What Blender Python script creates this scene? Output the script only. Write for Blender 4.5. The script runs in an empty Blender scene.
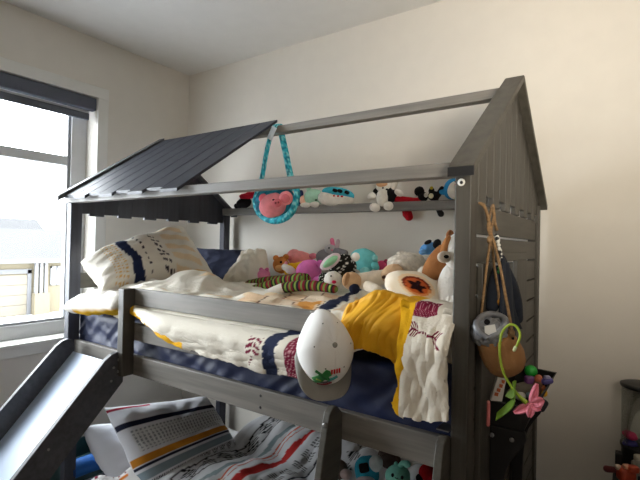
import bpy, math, random
from mathutils import Vector, Matrix, Euler, noise as mnoise
random.seed(7)
C = bpy.context.scene.collection
PI = math.pi
V = Vector

# ------------------------------------------------------------------ materials
def lin(c):
    return tuple((v/255/12.92 if v/255 <= .04045 else ((v/255+.055)/1.055)**2.4) for v in c[:3]) + (1.0,)

MATS = {}
def base_mat(name):
    m = bpy.data.materials.new(name); m.use_nodes = True
    nt = m.node_tree; nt.nodes.clear()
    out = nt.nodes.new('ShaderNodeOutputMaterial'); b = nt.nodes.new('ShaderNodeBsdfPrincipled')
    nt.links.new(b.outputs[0], out.inputs[0])
    return m, nt, b

def add_noise(nt, scale, detail=3, coord='Object', mapping=None):
    tc = nt.nodes.new('ShaderNodeTexCoord'); n = nt.nodes.new('ShaderNodeTexNoise')
    n.inputs['Scale'].default_value = scale; n.inputs['Detail'].default_value = detail
    if mapping:
        mp = nt.nodes.new('ShaderNodeMapping'); mp.inputs['Scale'].default_value = mapping
        nt.links.new(tc.outputs[coord], mp.inputs[0]); nt.links.new(mp.outputs[0], n.inputs[0])
    else:
        nt.links.new(tc.outputs[coord], n.inputs[0])
    return n

def bump(nt, b, n, strength, dist=.002):
    bp = nt.nodes.new('ShaderNodeBump'); bp.inputs['Strength'].default_value = strength; bp.inputs['Distance'].default_value = dist
    nt.links.new(n.outputs[0], bp.inputs['Height']); nt.links.new(bp.outputs[0], b.inputs['Normal'])

def plain(name, rgb, rough=.5, metal=0, var=.06, scale=12, bmp=0, bscale=80, spec=.5, dist=.002):
    if name in MATS: return MATS[name]
    m, nt, b = base_mat(name)
    n = add_noise(nt, scale); r = nt.nodes.new('ShaderNodeValToRGB')
    c = lin(rgb)
    r.color_ramp.elements[0].color = tuple(v*(1-var) for v in c[:3])+(1,)
    r.color_ramp.elements[1].color = tuple(min(1, v*(1+var)) for v in c[:3])+(1,)
    r.color_ramp.elements[0].position = .3; r.color_ramp.elements[1].position = .7
    nt.links.new(n.outputs[0], r.inputs[0]); nt.links.new(r.outputs[0], b.inputs['Base Color'])
    b.inputs['Roughness'].default_value = rough; b.inputs['Metallic'].default_value = metal
    b.inputs['Specular IOR Level'].default_value = spec
    if bmp: bump(nt, b, add_noise(nt, bscale, 4), bmp, dist)
    MATS[name] = m
    return m

def fab(rgb, bs=220):                # short-pile plush / cloth
    k = 'fabric_%d_%d_%d' % tuple(rgb)
    return plain(k, rgb, rough=.95, var=.10, scale=35, bmp=.6, bscale=bs, spec=.15, dist=.004)

def printed(name, bs=260, rough=.95, bmp=.5, dist=.004):   # printed / tufted cloth: colours woven per vertex
    if name in MATS: return MATS[name]
    m, nt, b = base_mat(name)
    a = nt.nodes.new('ShaderNodeAttribute'); a.attribute_name = 'Col'
    nt.links.new(a.outputs['Color'], b.inputs['Base Color'])
    b.inputs['Roughness'].default_value = rough; b.inputs['Specular IOR Level'].default_value = .15
    bump(nt, b, add_noise(nt, bs, 3), bmp, dist)
    MATS[name] = m
    return m

def wood(axis, rgb=(96, 92, 86), name='grey_wood'):
    k = name+'_'+axis
    if k in MATS: return MATS[k]
    m, nt, b = base_mat(k)
    sc = {'x': (1.2, 22, 22), 'y': (22, 1.2, 22), 'z': (22, 22, 1.2)}[axis]
    n = add_noise(nt, 2.2, 6, 'Object', sc); r = nt.nodes.new('ShaderNodeValToRGB'); c = lin(rgb)
    r.color_ramp.elements[0].position = .32; r.color_ramp.elements[1].position = .6
    r.color_ramp.elements[0].color = tuple(v*.72 for v in c[:3])+(1,)
    r.color_ramp.elements[1].color = tuple(v*1.06 for v in c[:3])+(1,)
    nt.links.new(n.outputs[0], r.inputs[0]); nt.links.new(r.outputs[0], b.inputs['Base Color'])
    b.inputs['Roughness'].default_value = .5; b.inputs['Specular IOR Level'].default_value = .4
    bump(nt, b, n, .25, .001)
    MATS[k] = m
    return m

def glass(name, tint=(255, 255, 255), rough=0.0):
    if name in MATS: return MATS[name]
    m, nt, b = base_mat(name)
    t = nt.nodes.new('ShaderNodeBsdfTransparent'); t.inputs[0].default_value = lin(tint)
    g = nt.nodes.new('ShaderNodeBsdfGlossy'); g.inputs['Roughness'].default_value = .05 + rough
    mx = nt.nodes.new('ShaderNodeMixShader'); lw = nt.nodes.new('ShaderNodeLayerWeight'); lw.inputs[0].default_value = .25
    mt = nt.nodes.new('ShaderNodeMath'); mt.operation = 'MULTIPLY'; mt.inputs[1].default_value = .5
    nt.links.new(lw.outputs['Fresnel'], mt.inputs[0]); nt.links.new(mt.outputs[0], mx.inputs[0])
    nt.links.new(t.outputs[0], mx.inputs[1]); nt.links.new(g.outputs[0], mx.inputs[2])
    out = [n for n in nt.nodes if n.type == 'OUTPUT_MATERIAL'][0]
    nt.links.new(mx.outputs[0], out.inputs[0]); nt.nodes.remove(b)
    MATS[name] = m
    return m

# ------------------------------------------------------------------ objects
ORG = {}
def thing(name, label, cat, loc=(0, 0, 0), group=None):
    o = bpy.data.objects.new(name, None); C.objects.link(o); o.location = loc
    o.empty_display_size = .05
    o['label'] = label; o['category'] = cat
    if group: o['group'] = group
    ORG[o] = V(loc)
    return o

def tag(o, label=None, cat=None, group=None, kind=None):
    if label: o['label'] = label
    if cat: o['category'] = cat
    if group: o['group'] = group
    if kind: o['kind'] = kind
    return o

def mk(name, geo, mat, parent=None, smooth=True, bevel=0, subd=0, origin=None):
    verts, faces = geo[0], geo[1]; cols = geo[2] if len(geo) > 2 else None
    if parent is not None: og = ORG[parent]
    elif origin is not None: og = V(origin)
    else: og = sum((V(v) for v in verts), V((0, 0, 0)))/len(verts); og.z = min(v[2] for v in verts)
    me = bpy.data.meshes.new(name)
    me.from_pydata([tuple(V(v)-og) for v in verts], [], faces)
    if cols:
        at = me.color_attributes.new('Col', 'FLOAT_COLOR', 'POINT')
        buf = []
        for c in cols: buf += list(c)
        at.data.foreach_set('color', buf)
    me.validate(); me.update()
    import bmesh
    bm = bmesh.new(); bm.from_mesh(me); bmesh.ops.recalc_face_normals(bm, faces=bm.faces); bm.to_mesh(me); bm.free()
    if smooth:
        me.polygons.foreach_set('use_smooth', [True]*len(me.polygons))
    o = bpy.data.objects.new(name, me); C.objects.link(o); me.materials.append(mat)
    ORG[o] = og
    if parent is not None:
        o.parent = parent
    else: o.location = og
    if bevel:
        b = o.modifiers.new('bevel', 'BEVEL'); b.width = bevel; b.segments = 2; b.limit_method = 'ANGLE'
    if subd:
        s = o.modifiers.new('subd', 'SUBSURF'); s.levels = subd; s.render_levels = subd
    return o

def struct(name, geo, mat, parent=None, **k):
    k.setdefault('smooth', False)
    o = mk(name, geo, mat, parent, **k)
    if parent is None: o['kind'] = 'structure'
    return o

def join(*gs):
    vs, fs, cs = [], [], []
    for g in gs:
        n = len(vs); vs += list(g[0]); fs += [tuple(i+n for i in f) for f in g[1]]
        if len(g) > 2: cs += list(g[2])
    return (vs, fs, cs) if cs else (vs, fs)

def box(x0, x1, y0, y1, z0, z1):
    vs = [(x, y, z) for x in (x0, x1) for y in (y0, y1) for z in (z0, z1)]
    return vs, [(0, 1, 3, 2), (4, 6, 7, 5), (0, 4, 5, 1), (2, 3, 7, 6), (0, 2, 6, 4), (1, 5, 7, 3)]

def prism(poly, ax, a, b):           # polygon in the plane normal to ax, extruded a..b
    n = len(poly)
    def p(u, w, t): return {'x': (t, u, w), 'y': (u, t, w), 'z': (u, w, t)}[ax]
    vs = [p(u, w, a) for u, w in poly]+[p(u, w, b) for u, w in poly]
    return vs, [tuple(range(n))[::-1], tuple(range(n, 2*n))]+[(i, (i+1) % n, n+(i+1) % n, n+i) for i in range(n)]

def prism_c(poly, o, U, W, d):       # polygon (u,w) on plane o+u*U+w*W, thickness vector d
    n = len(poly); o, U, W, d = V(o), V(U), V(W), V(d)
    vs = [tuple(o+U*u+W*w) for u, w in poly]+[tuple(o+U*u+W*w+d) for u, w in poly]
    return vs, [tuple(range(n))[::-1], tuple(range(n, 2*n))]+[(i, (i+1) % n, n+(i+1) % n, n+i) for i in range(n)]

def catmull(pts, per=8):
    P = [V(p) for p in pts]; out = []
    if len(P) == 2: return [P[0].lerp(P[1], i/per) for i in range(per+1)]
    for i in range(len(P)-1):
        p0 = P[i-1] if i else P[0]*2-P[1]; p1, p2 = P[i], P[i+1]; p3 = P[i+2] if i+2 < len(P) else P[-1]*2-P[-2]
        for k in range(per):
            t = k/per
            out.append(.5*((2*p1)+(p2-p0)*t+(2*p0-5*p1+4*p2-p3)*t*t+(3*p1-p0-3*p2+p3)*t**3))
    out.append(P[-1]); return out

def tube(pts, rad, seg=10, per=8, cap=True, col=None, flat=1.0, flatdir=None, round_end=False):
    path = catmull(pts, per); n = len(path)
    rs = rad if isinstance(rad, (list, tuple)) else [rad]*len(pts)
    def R(i):
        t = i/(n-1)*(len(rs)-1); k = min(int(t), len(rs)-2); return rs[k]+(rs[k+1]-rs[k])*(t-k)
    L = [0]
    for i in range(1, n): L.append(L[-1]+(path[i]-path[i-1]).length)
    stations = [(path[i], R(i), L[i], (path[min(i+1, n-1)]-path[max(i-1, 0)]).normalized()) for i in range(n)]
    if round_end:
        a = []
        for e, sgn in ((0, -1), (n-1, 1)):
            p, r, l, t = stations[e]; ring = []
            for k in (1, 2, 3):
                an = k*PI/2/3.3; ring.append((p+t*sgn*r*math.sin(an), r*math.cos(an), l+sgn*r*math.sin(an), t))
            a.append(ring)
        stations = a[0][::-1]+stations+a[1]
    vs, cs, fs = [], [], []; up = None
    for p, r, l, t in stations:
        if up is None:
            h = V(flatdir) if flatdir else (V((0, 0, 1)) if abs(t.z) < .9 else V((0, 1, 0)))
            up = (h-t*h.dot(t)).normalized()
        else: up = (up-t*up.dot(t)).normalized()
        s = t.cross(up)
        for k in range(seg):
            a = 2*PI*k/seg
            vs.append(tuple(p+(s*math.cos(a)+up*math.sin(a)*flat)*r))
            if col: cs.append(lin(col(l, a, L[-1])))
    m = len(stations)
    for i in range(m-1):
        for k in range(seg):
            a, b = i*seg+k, i*seg+(k+1) % seg
            fs.append((a, b, b+seg, a+seg))
    if cap: fs += [tuple(range(seg))[::-1], tuple(range((m-1)*seg, m*seg))]
    return (vs, fs, cs) if col else (vs, fs)

def rotm(yaw=0, roll=0, pitch=0):    # roll about the depth axis, pitch about the lateral axis, then yaw about z (degrees)
    r = math.radians
    return Matrix.Rotation(r(yaw), 3, 'Z') @ Matrix.Rotation(r(roll), 3, 'Y') @ Matrix.Rotation(r(pitch), 3, 'X')

YAW = 34
def ell(c, r, yaw=YAW, roll=0, pitch=0, nz=.04, seed=0, seg=28, rings=18, col=None, power=1.0, shape=None):
    M = rotm(yaw, roll, pitch); c = V(c); vs, fs, cs = [], [], []
    for i in range(rings+1):
        ph = PI*i/rings-PI/2
        for k in range(seg):
            th = 2*PI*k/seg
            d = V((math.cos(ph)*math.cos(th), math.cos(ph)*math.sin(th), math.sin(ph)))
            if power != 1.0: d = V([math.copysign(abs(v)**power, v) for v in d])
            f = 1+nz*1.6*mnoise.noise(d*1.7+V((seed*3.1, seed, 0)))
            p = V((d.x*r[0], d.y*r[1], d.z*r[2]))*f
            if shape: p = shape(p, d)
            vs.append(tuple(c+M @ p))
            if col: cs.append(lin(col(d)))
    for i in range(rings):
        for k in range(seg):
            a, b = i*seg+k, i*seg+(k+1) % seg
            fs.append((a, b, b+seg, a+seg))
    # collapse poles to caps
    fs += [tuple(range(seg))[::-1], tuple(range(rings*seg, (rings+1)*seg))]
    return (vs, fs, cs) if col else (vs, fs)

def lathe(prof, o, axis=(0, 0, 1), seg=32, cap0=True, cap1=True):
    o, ax = V(o), V(axis).normalized(); h = V((1, 0, 0)) if abs(ax.x) < .9 else V((0, 1, 0))
    u = (h-ax*h.dot(ax)).normalized(); w = ax.cross(u); vs, fs = [], []
    for r, z in prof:
        for k in range(seg):
            a = 2*PI*k/seg; vs.append(tuple(o+ax*z+(u*math.cos(a)+w*math.sin(a))*r))
    for i in range(len(prof)-1):
        for k in range(seg):
            a, b = i*seg+k, i*seg+(k+1) % seg; fs.append((a, b, b+seg, a+seg))
    if cap0: fs.append(tuple(range(seg))[::-1])
    if cap1: fs.append(tuple(range((len(prof)-1)*seg, len(prof)*seg)))
    return vs, fs

def sheet(fn, nu, nv, thick=0, col=None, u1=1.0, v1=1.0):     # fn(u,v)->Vector ; optional thickness with closed rim
    P = [[V(fn(i/nu, j/nv)) for j in range(nv+1)] for i in range(nu+1)]
    vs = [tuple(P[i][j]) for i in range(nu+1) for j in range(nv+1)]
    cs = [lin(col(i/nu, j/nv)) for i in range(nu+1) for j in range(nv+1)] if col else None
    W = nv+1; fs = [(i*W+j, (i+1)*W+j, (i+1)*W+j+1, i*W+j+1) for i in range(nu) for j in range(nv)]
    if thick:
        N = len(vs); bot = []
        for i in range(nu+1):
            for j in range(nv+1):
                du = P[min(i+1, nu)][j]-P[max(i-1, 0)][j]; dv = P[i][min(j+1, nv)]-P[i][max(j-1, 0)]
                n = du.cross(dv); n = n.normalized() if n.length > 1e-9 else V((0, 0, 1))
                bot.append(tuple(P[i][j]-n*thick))
        vs += bot
        if cs: cs += cs
        fs += [tuple(N+k for k in f[::-1]) for f in fs]
        for i in range(nu):
            for j in (0, nv): fs.append((i*W+j, (i+1)*W+j, N+(i+1)*W+j, N+i*W+j))
        for j in range(nv):
            for i in (0, nu): fs.append((i*W+j, i*W+j+1, N+i*W+j+1, N+i*W+j))
    return (vs, fs, cs) if col else (vs, fs)

def pillow(bl, br, tr, tl, t, nu=60, nv=44, col=None, seed=0, ear=.07, wr=.012):
    bl, br, tr, tl = map(V, (bl, br, tr, tl))
    n = ((br-bl).cross(tl-bl)).normalized(); vs, fs, cs = [], [], []; idx = {}
    def pt(a, b, s):
        A, B = a*(1-ear*(1-b*b)), b*(1-ear*(1-a*a))
        u, w = (A+1)/2, (B+1)/2
        p = bl*(1-u)*(1-w)+br*u*(1-w)+tr*u*w+tl*(1-u)*w
        h = ((1-a**4)*(1-b**4))**.55
        wv = mnoise.noise(V((a*2.2+seed, b*2.2, s*3+seed)))*.6+mnoise.noise(V((a*5+seed, b*5, s*5)))*.4
        edge = max(abs(a), abs(b))
        return p+n*s*h*(t/2)+n*wv*wr*(h**.5)*1.6
    for s in (1, -1):
        for i in range(nu+1):
            for j in range(nv+1):
                if s == -1 and (i in (0, nu) or j in (0, nv)): idx[s, i, j] = idx[1, i, j]; continue
                a, b = 2*i/nu-1, 2*j/nv-1
                idx[s, i, j] = len(vs); vs.append(tuple(pt(a, b, s)))
                if col: cs.append(lin(col((a+1)/2, (b+1)/2, s)))
        for i in range(nu):
            for j in range(nv):
                f = (idx[s, i, j], idx[s, i+1, j], idx[s, i+1, j+1], idx[s, i, j+1]); fs.append(f if s == 1 else f[::-1])
    return (vs, fs, cs) if col else (vs, fs)

def sm(a, b, x):
    t = min(1, max(0, (x-a)/(b-a))); return t*t*(3-2*t)
def N2(x, y, s=0): return mnoise.noise(V((x, y, s)))

# ------------------------------------------------------------------ the room
XW, YB, H = -.491, 1.13, 2.784
WY0, WY1, WZ0, WZ1 = -1.35, .408, .905, 2.405
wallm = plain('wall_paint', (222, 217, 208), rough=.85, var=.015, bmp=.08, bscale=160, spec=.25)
ceilm = plain('ceiling_paint', (226, 224, 220), rough=.9, var=.015, bmp=.15, bscale=120, spec=.2)
trimm = plain('white_trim', (226, 225, 220), rough=.5, var=.01)
vinyl = plain('window_vinyl', (205, 206, 206), rough=.45, var=.02)
struct('floor', box(-.7, 3.3, -2.4, YB+.12, -.1, 0), wood('x', (112, 96, 82), 'floor_plank'))
struct('ceiling', box(-.7, 3.3, -2.4, YB+.12, H, H+.1), ceilm)
struct('wall_back', box(-.70, 3.3, YB, YB+.12, 0, H), wallm)
struct('wall_right', box(3.2, 3.3, -2.4, YB, 0, H), plain('wall_paint_low_bounce', (150, 140, 128), rough=.9))  # this and the front wall: unseen, colour darkened to cut bounced light
struct('wall_front', box(-.70, 3.2, -2.5, -2.4, 0, H), plain('wall_paint_low_bounce', (150, 140, 128), rough=.9))
x0 = XW-.21
struct('wall_left', join(box(x0, XW, -2.4, YB, 0, WZ0), box(x0, XW, -2.4, YB, WZ1, H),
       box(x0, XW, -2.4, WY0, WZ0, WZ1), box(x0, XW, WY1, YB, WZ0, WZ1)), wallm)
struct('baseboard_back', box(XW, 3.2, YB-.014, YB, 0, .13), trimm, bevel=.004)
struct('baseboard_left', box(XW, XW+.014, -2.4, YB-.014, 0, .13), trimm, bevel=.004)
# window
CW = .07
win = struct('window_1', join(box(XW, XW+.018, WY0-CW, WY1+CW, WZ1, WZ1+CW), box(XW, XW+.018, WY1, WY1+CW, WZ0-CW, WZ1),
             box(XW, XW+.018, WY0-CW, WY0, WZ0-CW, WZ1), box(XW, XW+.018, WY0, WY1, WZ0-CW, WZ0-.015)), trimm, bevel=.003)
struct('window_sill', box(XW-.115, XW+.03, WY0, WY1, WZ0-.016, WZ0+.004), trimm, win, bevel=.003)
fx0, fx1 = XW-.18, XW-.115
fw = .095
struct('window_frame', join(box(fx0, fx1, WY1-fw, WY1, WZ0, WZ1), box(fx0, fx1, WY0, WY0+fw, WZ0, WZ1),
       box(fx0, fx1, WY0+fw, WY1-fw, WZ0, WZ0+.085), box(fx0, fx1, WY0+fw, WY1-fw, WZ1-.06, WZ1)), vinyl, win, bevel=.004)
struct('sash_bead', join(box(fx0+.012, fx1-.012, WY1-fw-.018, WY1-fw, WZ0+.085, WZ1-.06), box(fx0+.012, fx1-.012, WY0+fw, WY1-fw-.018, WZ0+.085, WZ0+.10)),
       plain('grey_seal', (150, 152, 155), rough=.5), win)
struct('transom', box(fx0+.005, fx1-.005, WY0+fw, WY1-fw-.018, 1.965, 2.025), vinyl, win, bevel=.004)
struct('glass', box(fx0+.028, fx0+.032, WY0+fw, WY1-fw, WZ0+.06, WZ1-.06), glass('window_glass'), win)
# roller blind inside the opening
bl = thing('roller_blind', 'dark slate grey roller blind rolled up at the top of the window', 'blind', (XW-.03, -.45, WZ1-.09))
dk = plain('blind_grey', (78, 82, 94), rough=.7, var=.05, bmp=.1)
mk('cassette', box(XW-.045, XW+.005, WY0+.01, WY1-.004, WZ1-.084, WZ1-.004), dk, bl, smooth=False, bevel=.006)
mk('blind_fabric', box(XW-.040, XW-.037, WY0+.03, WY1-.03, WZ1-.12, WZ1-.085), plain('blind_lining', (205, 207, 212), rough=.8), bl, smooth=False)
mk('bottom_bar', box(XW-.050, XW-.030, WY0+.03, WY1-.03, WZ1-.145, WZ1-.10), plain('blind_bar', (88, 92, 102), rough=.6), bl, smooth=False, bevel=.006)

# ------------------------------------------------------------------ across the street
ground = struct('ground', box(-60, -.9, -30, 45, -2.85, -2.75), plain('snowy_ground', (225, 227, 232), rough=.95, var=.04, scale=.6))
def far_house(x, y0, y1, zg, ze, zr, label, cold, porch):
    h = thing('house', label, 'house', (x-3, (y0+y1)/2, zg))
    wm = plain('cream_siding_%d' % cold, (74, 67, 51) if not cold else (58, 58, 58), rough=.9, var=.04)
    rm = plain('grey_shingles_%d' % cold, (35, 35, 36), rough=.95, var=.12, scale=3, bmp=.3, bscale=20)
    tm = plain('house_trim', (84, 84, 84), rough=.7); dm = plain('house_dark_trim', (56, 56, 57), rough=.7)
    mk('wall', box(x-6, x, y0, y1, zg, ze), wm, h, smooth=False)
    mk('roof', join(prism([(x+.6, ze), (x-3, zr), (x-6.6, ze), (x-6.6, ze-.15), (x+.6, ze-.15)], 'y', y0-.5, y1+.5)), rm, h, smooth=False)
    mk('fascia', box(x+.6, x+.66, y0-.5, y1+.5, ze-.22, ze+.02), dm, h, smooth=False)
    if porch:
        ym = (y0+y1)/2
        g = mk('garage_door', join(*[box(x, x+.06, y0+.4, y0+3.1, zg+.05+i*.55, zg+.58+i*.55) for i in range(4)]), plain('garage_cream', (68, 62, 50), rough=.7), h, smooth=False)
        mk('garage_trim', join(box(x, x+.1, y0+.2, y0+.4, zg, zg+2.5), box(x, x+.1, y0+3.1, y0+3.3, zg, zg+2.5), box(x, x+.1, y0+.2, y0+3.3, zg+2.3, zg+2.55)), dm, h, smooth=False)
        for k in range(3):
            mk('porch_post', box(x+.2, x+.36, y0+3.38+k*.25, y0+3.52+k*.25, zg+1.2, ze-.1), tm, h, smooth=False)
        mk('porch_wall', box(x+.1, x+.5, y0+3.32, y0+4.1, zg, zg+1.2), wm, h, smooth=False)
        f = mk('window', join(box(x, x+.08, y0+4.3, y0+5.0, ze-1.55, ze-1.5), box(x, x+.08, y0+4.3, y0+5.0, ze-.55, ze-.45), box(x, x+.08, y0+4.3, y0+4.37, ze-1.55, ze-.45), box(x, x+.08, y0+4.93, y0+5.0, ze-1.55, ze-.45), box(x, x+.08, y0+4.62, y0+4.68, ze-1.55, ze-.45)), tm, h, smooth=False)
        mk('pane', box(x, x+.03, y0+4.37, y0+4.93, ze-1.5, ze-.55), plain('far_pane', (78, 79, 82), rough=.1), f, smooth=False)
    return h
far_house(-25, 7.05, 22, -2.75, .36, 2.05, 'cream house with grey shingle roof and garage across the street', 0, True)
far_house(-44, 13.5, 19.5, -2.75, 1.1, 3.4, 'pale house whose grey gable rises behind the cream house', 1, False)

# ------------------------------------------------------------------ the bunk bed
L, W, PW, PD = 2.0, 1.08, .042, .056
bed = thing('house_bunk_bed', 'grey wooden house-shaped bunk bed with slide, ladder and partial plank roof', 'bed', (0, 0, 0))
wx, wy, wz = wood('x', (122, 118, 112), 'window_lit_grey_wood'), wood('y', (80, 77, 70)), wood('z', (74, 71, 65))  # wx: same grey paint, lightened to carry the window light on the rails
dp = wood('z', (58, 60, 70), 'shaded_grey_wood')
dx = wood('x', (74, 75, 80), 'dark_backlit_grey_wood'); dz = wood('z', (52, 54, 62), 'dark_backlit_grey_wood')  # left gable and barge boards: backlit shade put into the bed's grey paint
bolt = plain('bolt_steel', (150, 150, 150), rough=.35, metal=.9); black = plain('black_plastic', (22, 22, 24), rough=.45)
def part(name, geo, m, parent=bed, bev=.003, smooth=False, label=None):
    o = mk(name, geo, m, parent, smooth=smooth, bevel=bev)
    if label: o['label'] = label
    return o
for x in (0, L-PW):
    for y in (0, W-PD):
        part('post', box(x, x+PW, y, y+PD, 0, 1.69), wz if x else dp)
part('short_post', box(.512, .552, -.026, .03, .915, 1.29), wz)
# frame rails and guards
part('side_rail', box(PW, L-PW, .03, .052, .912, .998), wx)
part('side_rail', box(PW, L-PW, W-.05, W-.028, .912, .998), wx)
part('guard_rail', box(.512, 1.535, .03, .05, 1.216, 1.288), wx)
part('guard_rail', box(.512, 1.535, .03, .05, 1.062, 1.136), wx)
part('end_rail', box(.008, .03, PD, W-PD, 1.25, 1.33), wy)
part('end_rail', box(.008, .03, PD, W-PD, .912, .998), wy)
part('end_rail', box(L-.03, L-.008, PD, W-PD, .912, .998), wy)
part('bed_base', box(.03, L-.03, .052, W-.05, .93, .955), wy)
part('bed_base', box(.03, L-.03, .03, W-.05, .06, .09), wy)
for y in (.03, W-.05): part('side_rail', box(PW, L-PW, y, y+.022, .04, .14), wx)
# roof frame
part('eave_beam', box(-.01, L-.04, -.004, .04, 1.681, 1.717), wx)
part('eave_beam', box(PW, L-PW, W-.075, W-.015, 1.683, 1.7285), wx)
part('ridge_beam', box(.0, L-.03, .515, .56, 2.03, 2.066), wx)
def slope(x0, x1, ya, za, yb, zb, t):
    return prism([(ya, za), (yb, zb), (yb, zb-t), (ya, za-t)], 'x', x0, x1)
YR, ZR, YE, ZE = .54, 2.104, -.052, 1.696
part('barge_board', slope(L-.043, L+.021, YE, ZE+.004, YR, ZR, .024), wy)
part('barge_board', slope(L-.043, L+.021, W-YE, ZE+.004, YR, ZR, .024), wy)
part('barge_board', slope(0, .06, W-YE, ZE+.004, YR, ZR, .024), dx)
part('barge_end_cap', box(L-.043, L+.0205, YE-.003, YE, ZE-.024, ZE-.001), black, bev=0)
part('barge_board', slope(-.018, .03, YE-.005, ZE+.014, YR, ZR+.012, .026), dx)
backlit_roof = wood('y', (47, 51, 62), 'backlit_roof_wood')  # roof planks share the bed paint; their backlit shade is put into this colour
for i in range(8):
    xa = .025+i*.111; k = .0 if i % 2 else .016
    y_ = YE+.012+k; z_ = ZE+(ZR-ZE)*(y_-YE)/(YR-YE)
    part('roof_plank', slope(xa, xa+.1065, y_, z_, YR, ZR, .014), backlit_roof, bev=.002)
# gable planks (both ends): vertical boards, alternately longer and shorter
def gable(x0, x1, m, short, gap, n=13):
    y0, y1 = .02, W-.02; w = (y1-y0)/n
    for i in range(n):
        a, b = y0+i*w, y0+(i+1)*w-gap
        zb = 1.620 if i % 2 else short
        top = lambda y: ZE+(ZR-ZE)*(1-abs(y-YR)/(YR-YE))-.02
        poly = [(a, zb), (b, zb), (b, top(b))]
        if a < YR < b: poly.append((YR, top(YR)))
        poly.append((a, top(a)))
        part('gable_plank', prism(poly, 'x', x0, x1), m, bev=.002)
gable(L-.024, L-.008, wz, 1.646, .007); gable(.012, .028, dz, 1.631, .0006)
tz = lambda y: ZE+(ZR-ZE)*(1-abs(y-YR)/(YR-YE))-.026
part('groove_shade_sheet', prism([(.03, 1.655), (W-.03, 1.655), (W-.03, tz(W-.03)), (YR, tz(YR)), (.03, tz(.03))], 'x', L-.032, L-.0245), plain('groove_shade', (22, 20, 19), rough=.9), bev=0)  # dark sheet added behind the planks so the gaps read as shaded grooves
# right end: horizontal slats with a square opening, two battens
def eslat(y0, y1, z0, z1): part('end_slat', box(L-.026, L-.010, y0, y1, z0, z1), wy, bev=.0015)
eslat(PD, W-PD, 1.537, 1.618); eslat(PD, W-PD, 1.457, 1.529)
for i in range(18):
    z1 = 1.449-i*.0825
    if i < 4: eslat(PD, .22, z1-.0755, z1); eslat(.56, W-PD, z1-.0755, z1)
    else: eslat(PD, W-PD, z1-.0755, z1)
part('batten', box(L-.010, L+.006, .56, .745, .5, 1.457), wz)
part('batten', box(L-.010, L+.006, .10, .22, .5, 1.457), wz)
part('batten', box(L-.010, L+.004, .22, .745, 1.457, 1.486), wy)
# bolts and the white cam cap under the eave
def disc(c, ax, r, h, seg=14): return lathe([(r, 0), (r, h*.6), (r*.7, h)], c, ax, seg)
for z in (.935, .985): part('bolt', disc((.525, -.026, z), (0, -1, 0), .006, .004), bolt, bev=0, smooth=True)
for x in (.40, 1.29): 
    for z in (.935, .975): part('bolt_hole', disc((x, .0305, z), (0, -1, 0), .005, .002), black, bev=0, smooth=True)
cc = part('bolt_cover', disc((1.975,-0.001,1.664), (0, -1, 0), .0095, .004, 24), plain('white_plastic', (235, 235, 230), rough=.4), bev=0, smooth=True, label='white round bolt cover with dark centre')
part('cover_centre', disc((1.976,-0.004,1.663), (0, -1, 0), .0045, .0015, 16), black, cc, bev=0, smooth=True)
# slide
SL = 1.10
def sld(y): return 1.0+(y+.02)*SL
slide = part('slide', prism([(-.005, .955), (-.86, .955-.855*SL), (-1.0, .02), (-1.0, .005), (-.88, .955-.89*SL), (-.005, .94)], 'x', .105, .50),
             plain('slide_panel', (176, 192, 214), rough=.30, var=.02), bev=.002, label='smooth pale slide surface')
def side_poly():
    e = [(.0, .885), (.0, .985)]
    for a in range(0, 91, 15): e.append((-.03+.03*math.cos(math.radians(a)), .985+.033*math.sin(math.radians(a))))
    e += [(-.055, 1.012), (-.085, .99), (-.98, .03), (-1.0, .0), (-.86, .0)]
    return e
for xa in (.083, .500):
    part('side_panel', prism(side_poly(), 'x', xa, xa+.022), dx, slide, bev=.002)
for (y, z) in ((-.055, .90), (-.045, .955), (-.3, .70)):
    part('bolt', disc((.522, y, z), (1, 0, 0), .005, .003), bolt, slide, bev=0, smooth=True)
# ladder
ladder = part('ladder', prism([(.028, .872), (.028, .995), (-.002, 1.022), (-.022, 1.026), (-.042, 1.012), (-.052, .985), (-.275, .02), (-.275, .0), (-.20, .0)], 'x', 1.60, 1.622), wy)
part('stringer', prism([(.028, .872), (.028, .995), (-.002, 1.022), (-.022, 1.026), (-.042, 1.012), (-.052, .985), (-.275, .02), (-.275, .0), (-.20, .0)], 'x', 1.935, 1.957), wy, ladder)
for z in (.18, .42, .62):
    yy = -.078-(.985-z)*.23
    part('rung', box(1.622, 1.935, yy+.01, yy+.09, z, z+.022), wx, ladder)
part('bolt', disc((1.611, -.052, .98), (0, -1, 0), .007, .006), bolt, ladder, bev=0, smooth=True)
part('hook_plate', box(1.928, 1.96, -.02, .03, 1.036, 1.039), bolt, ladder, bev=0)

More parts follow.
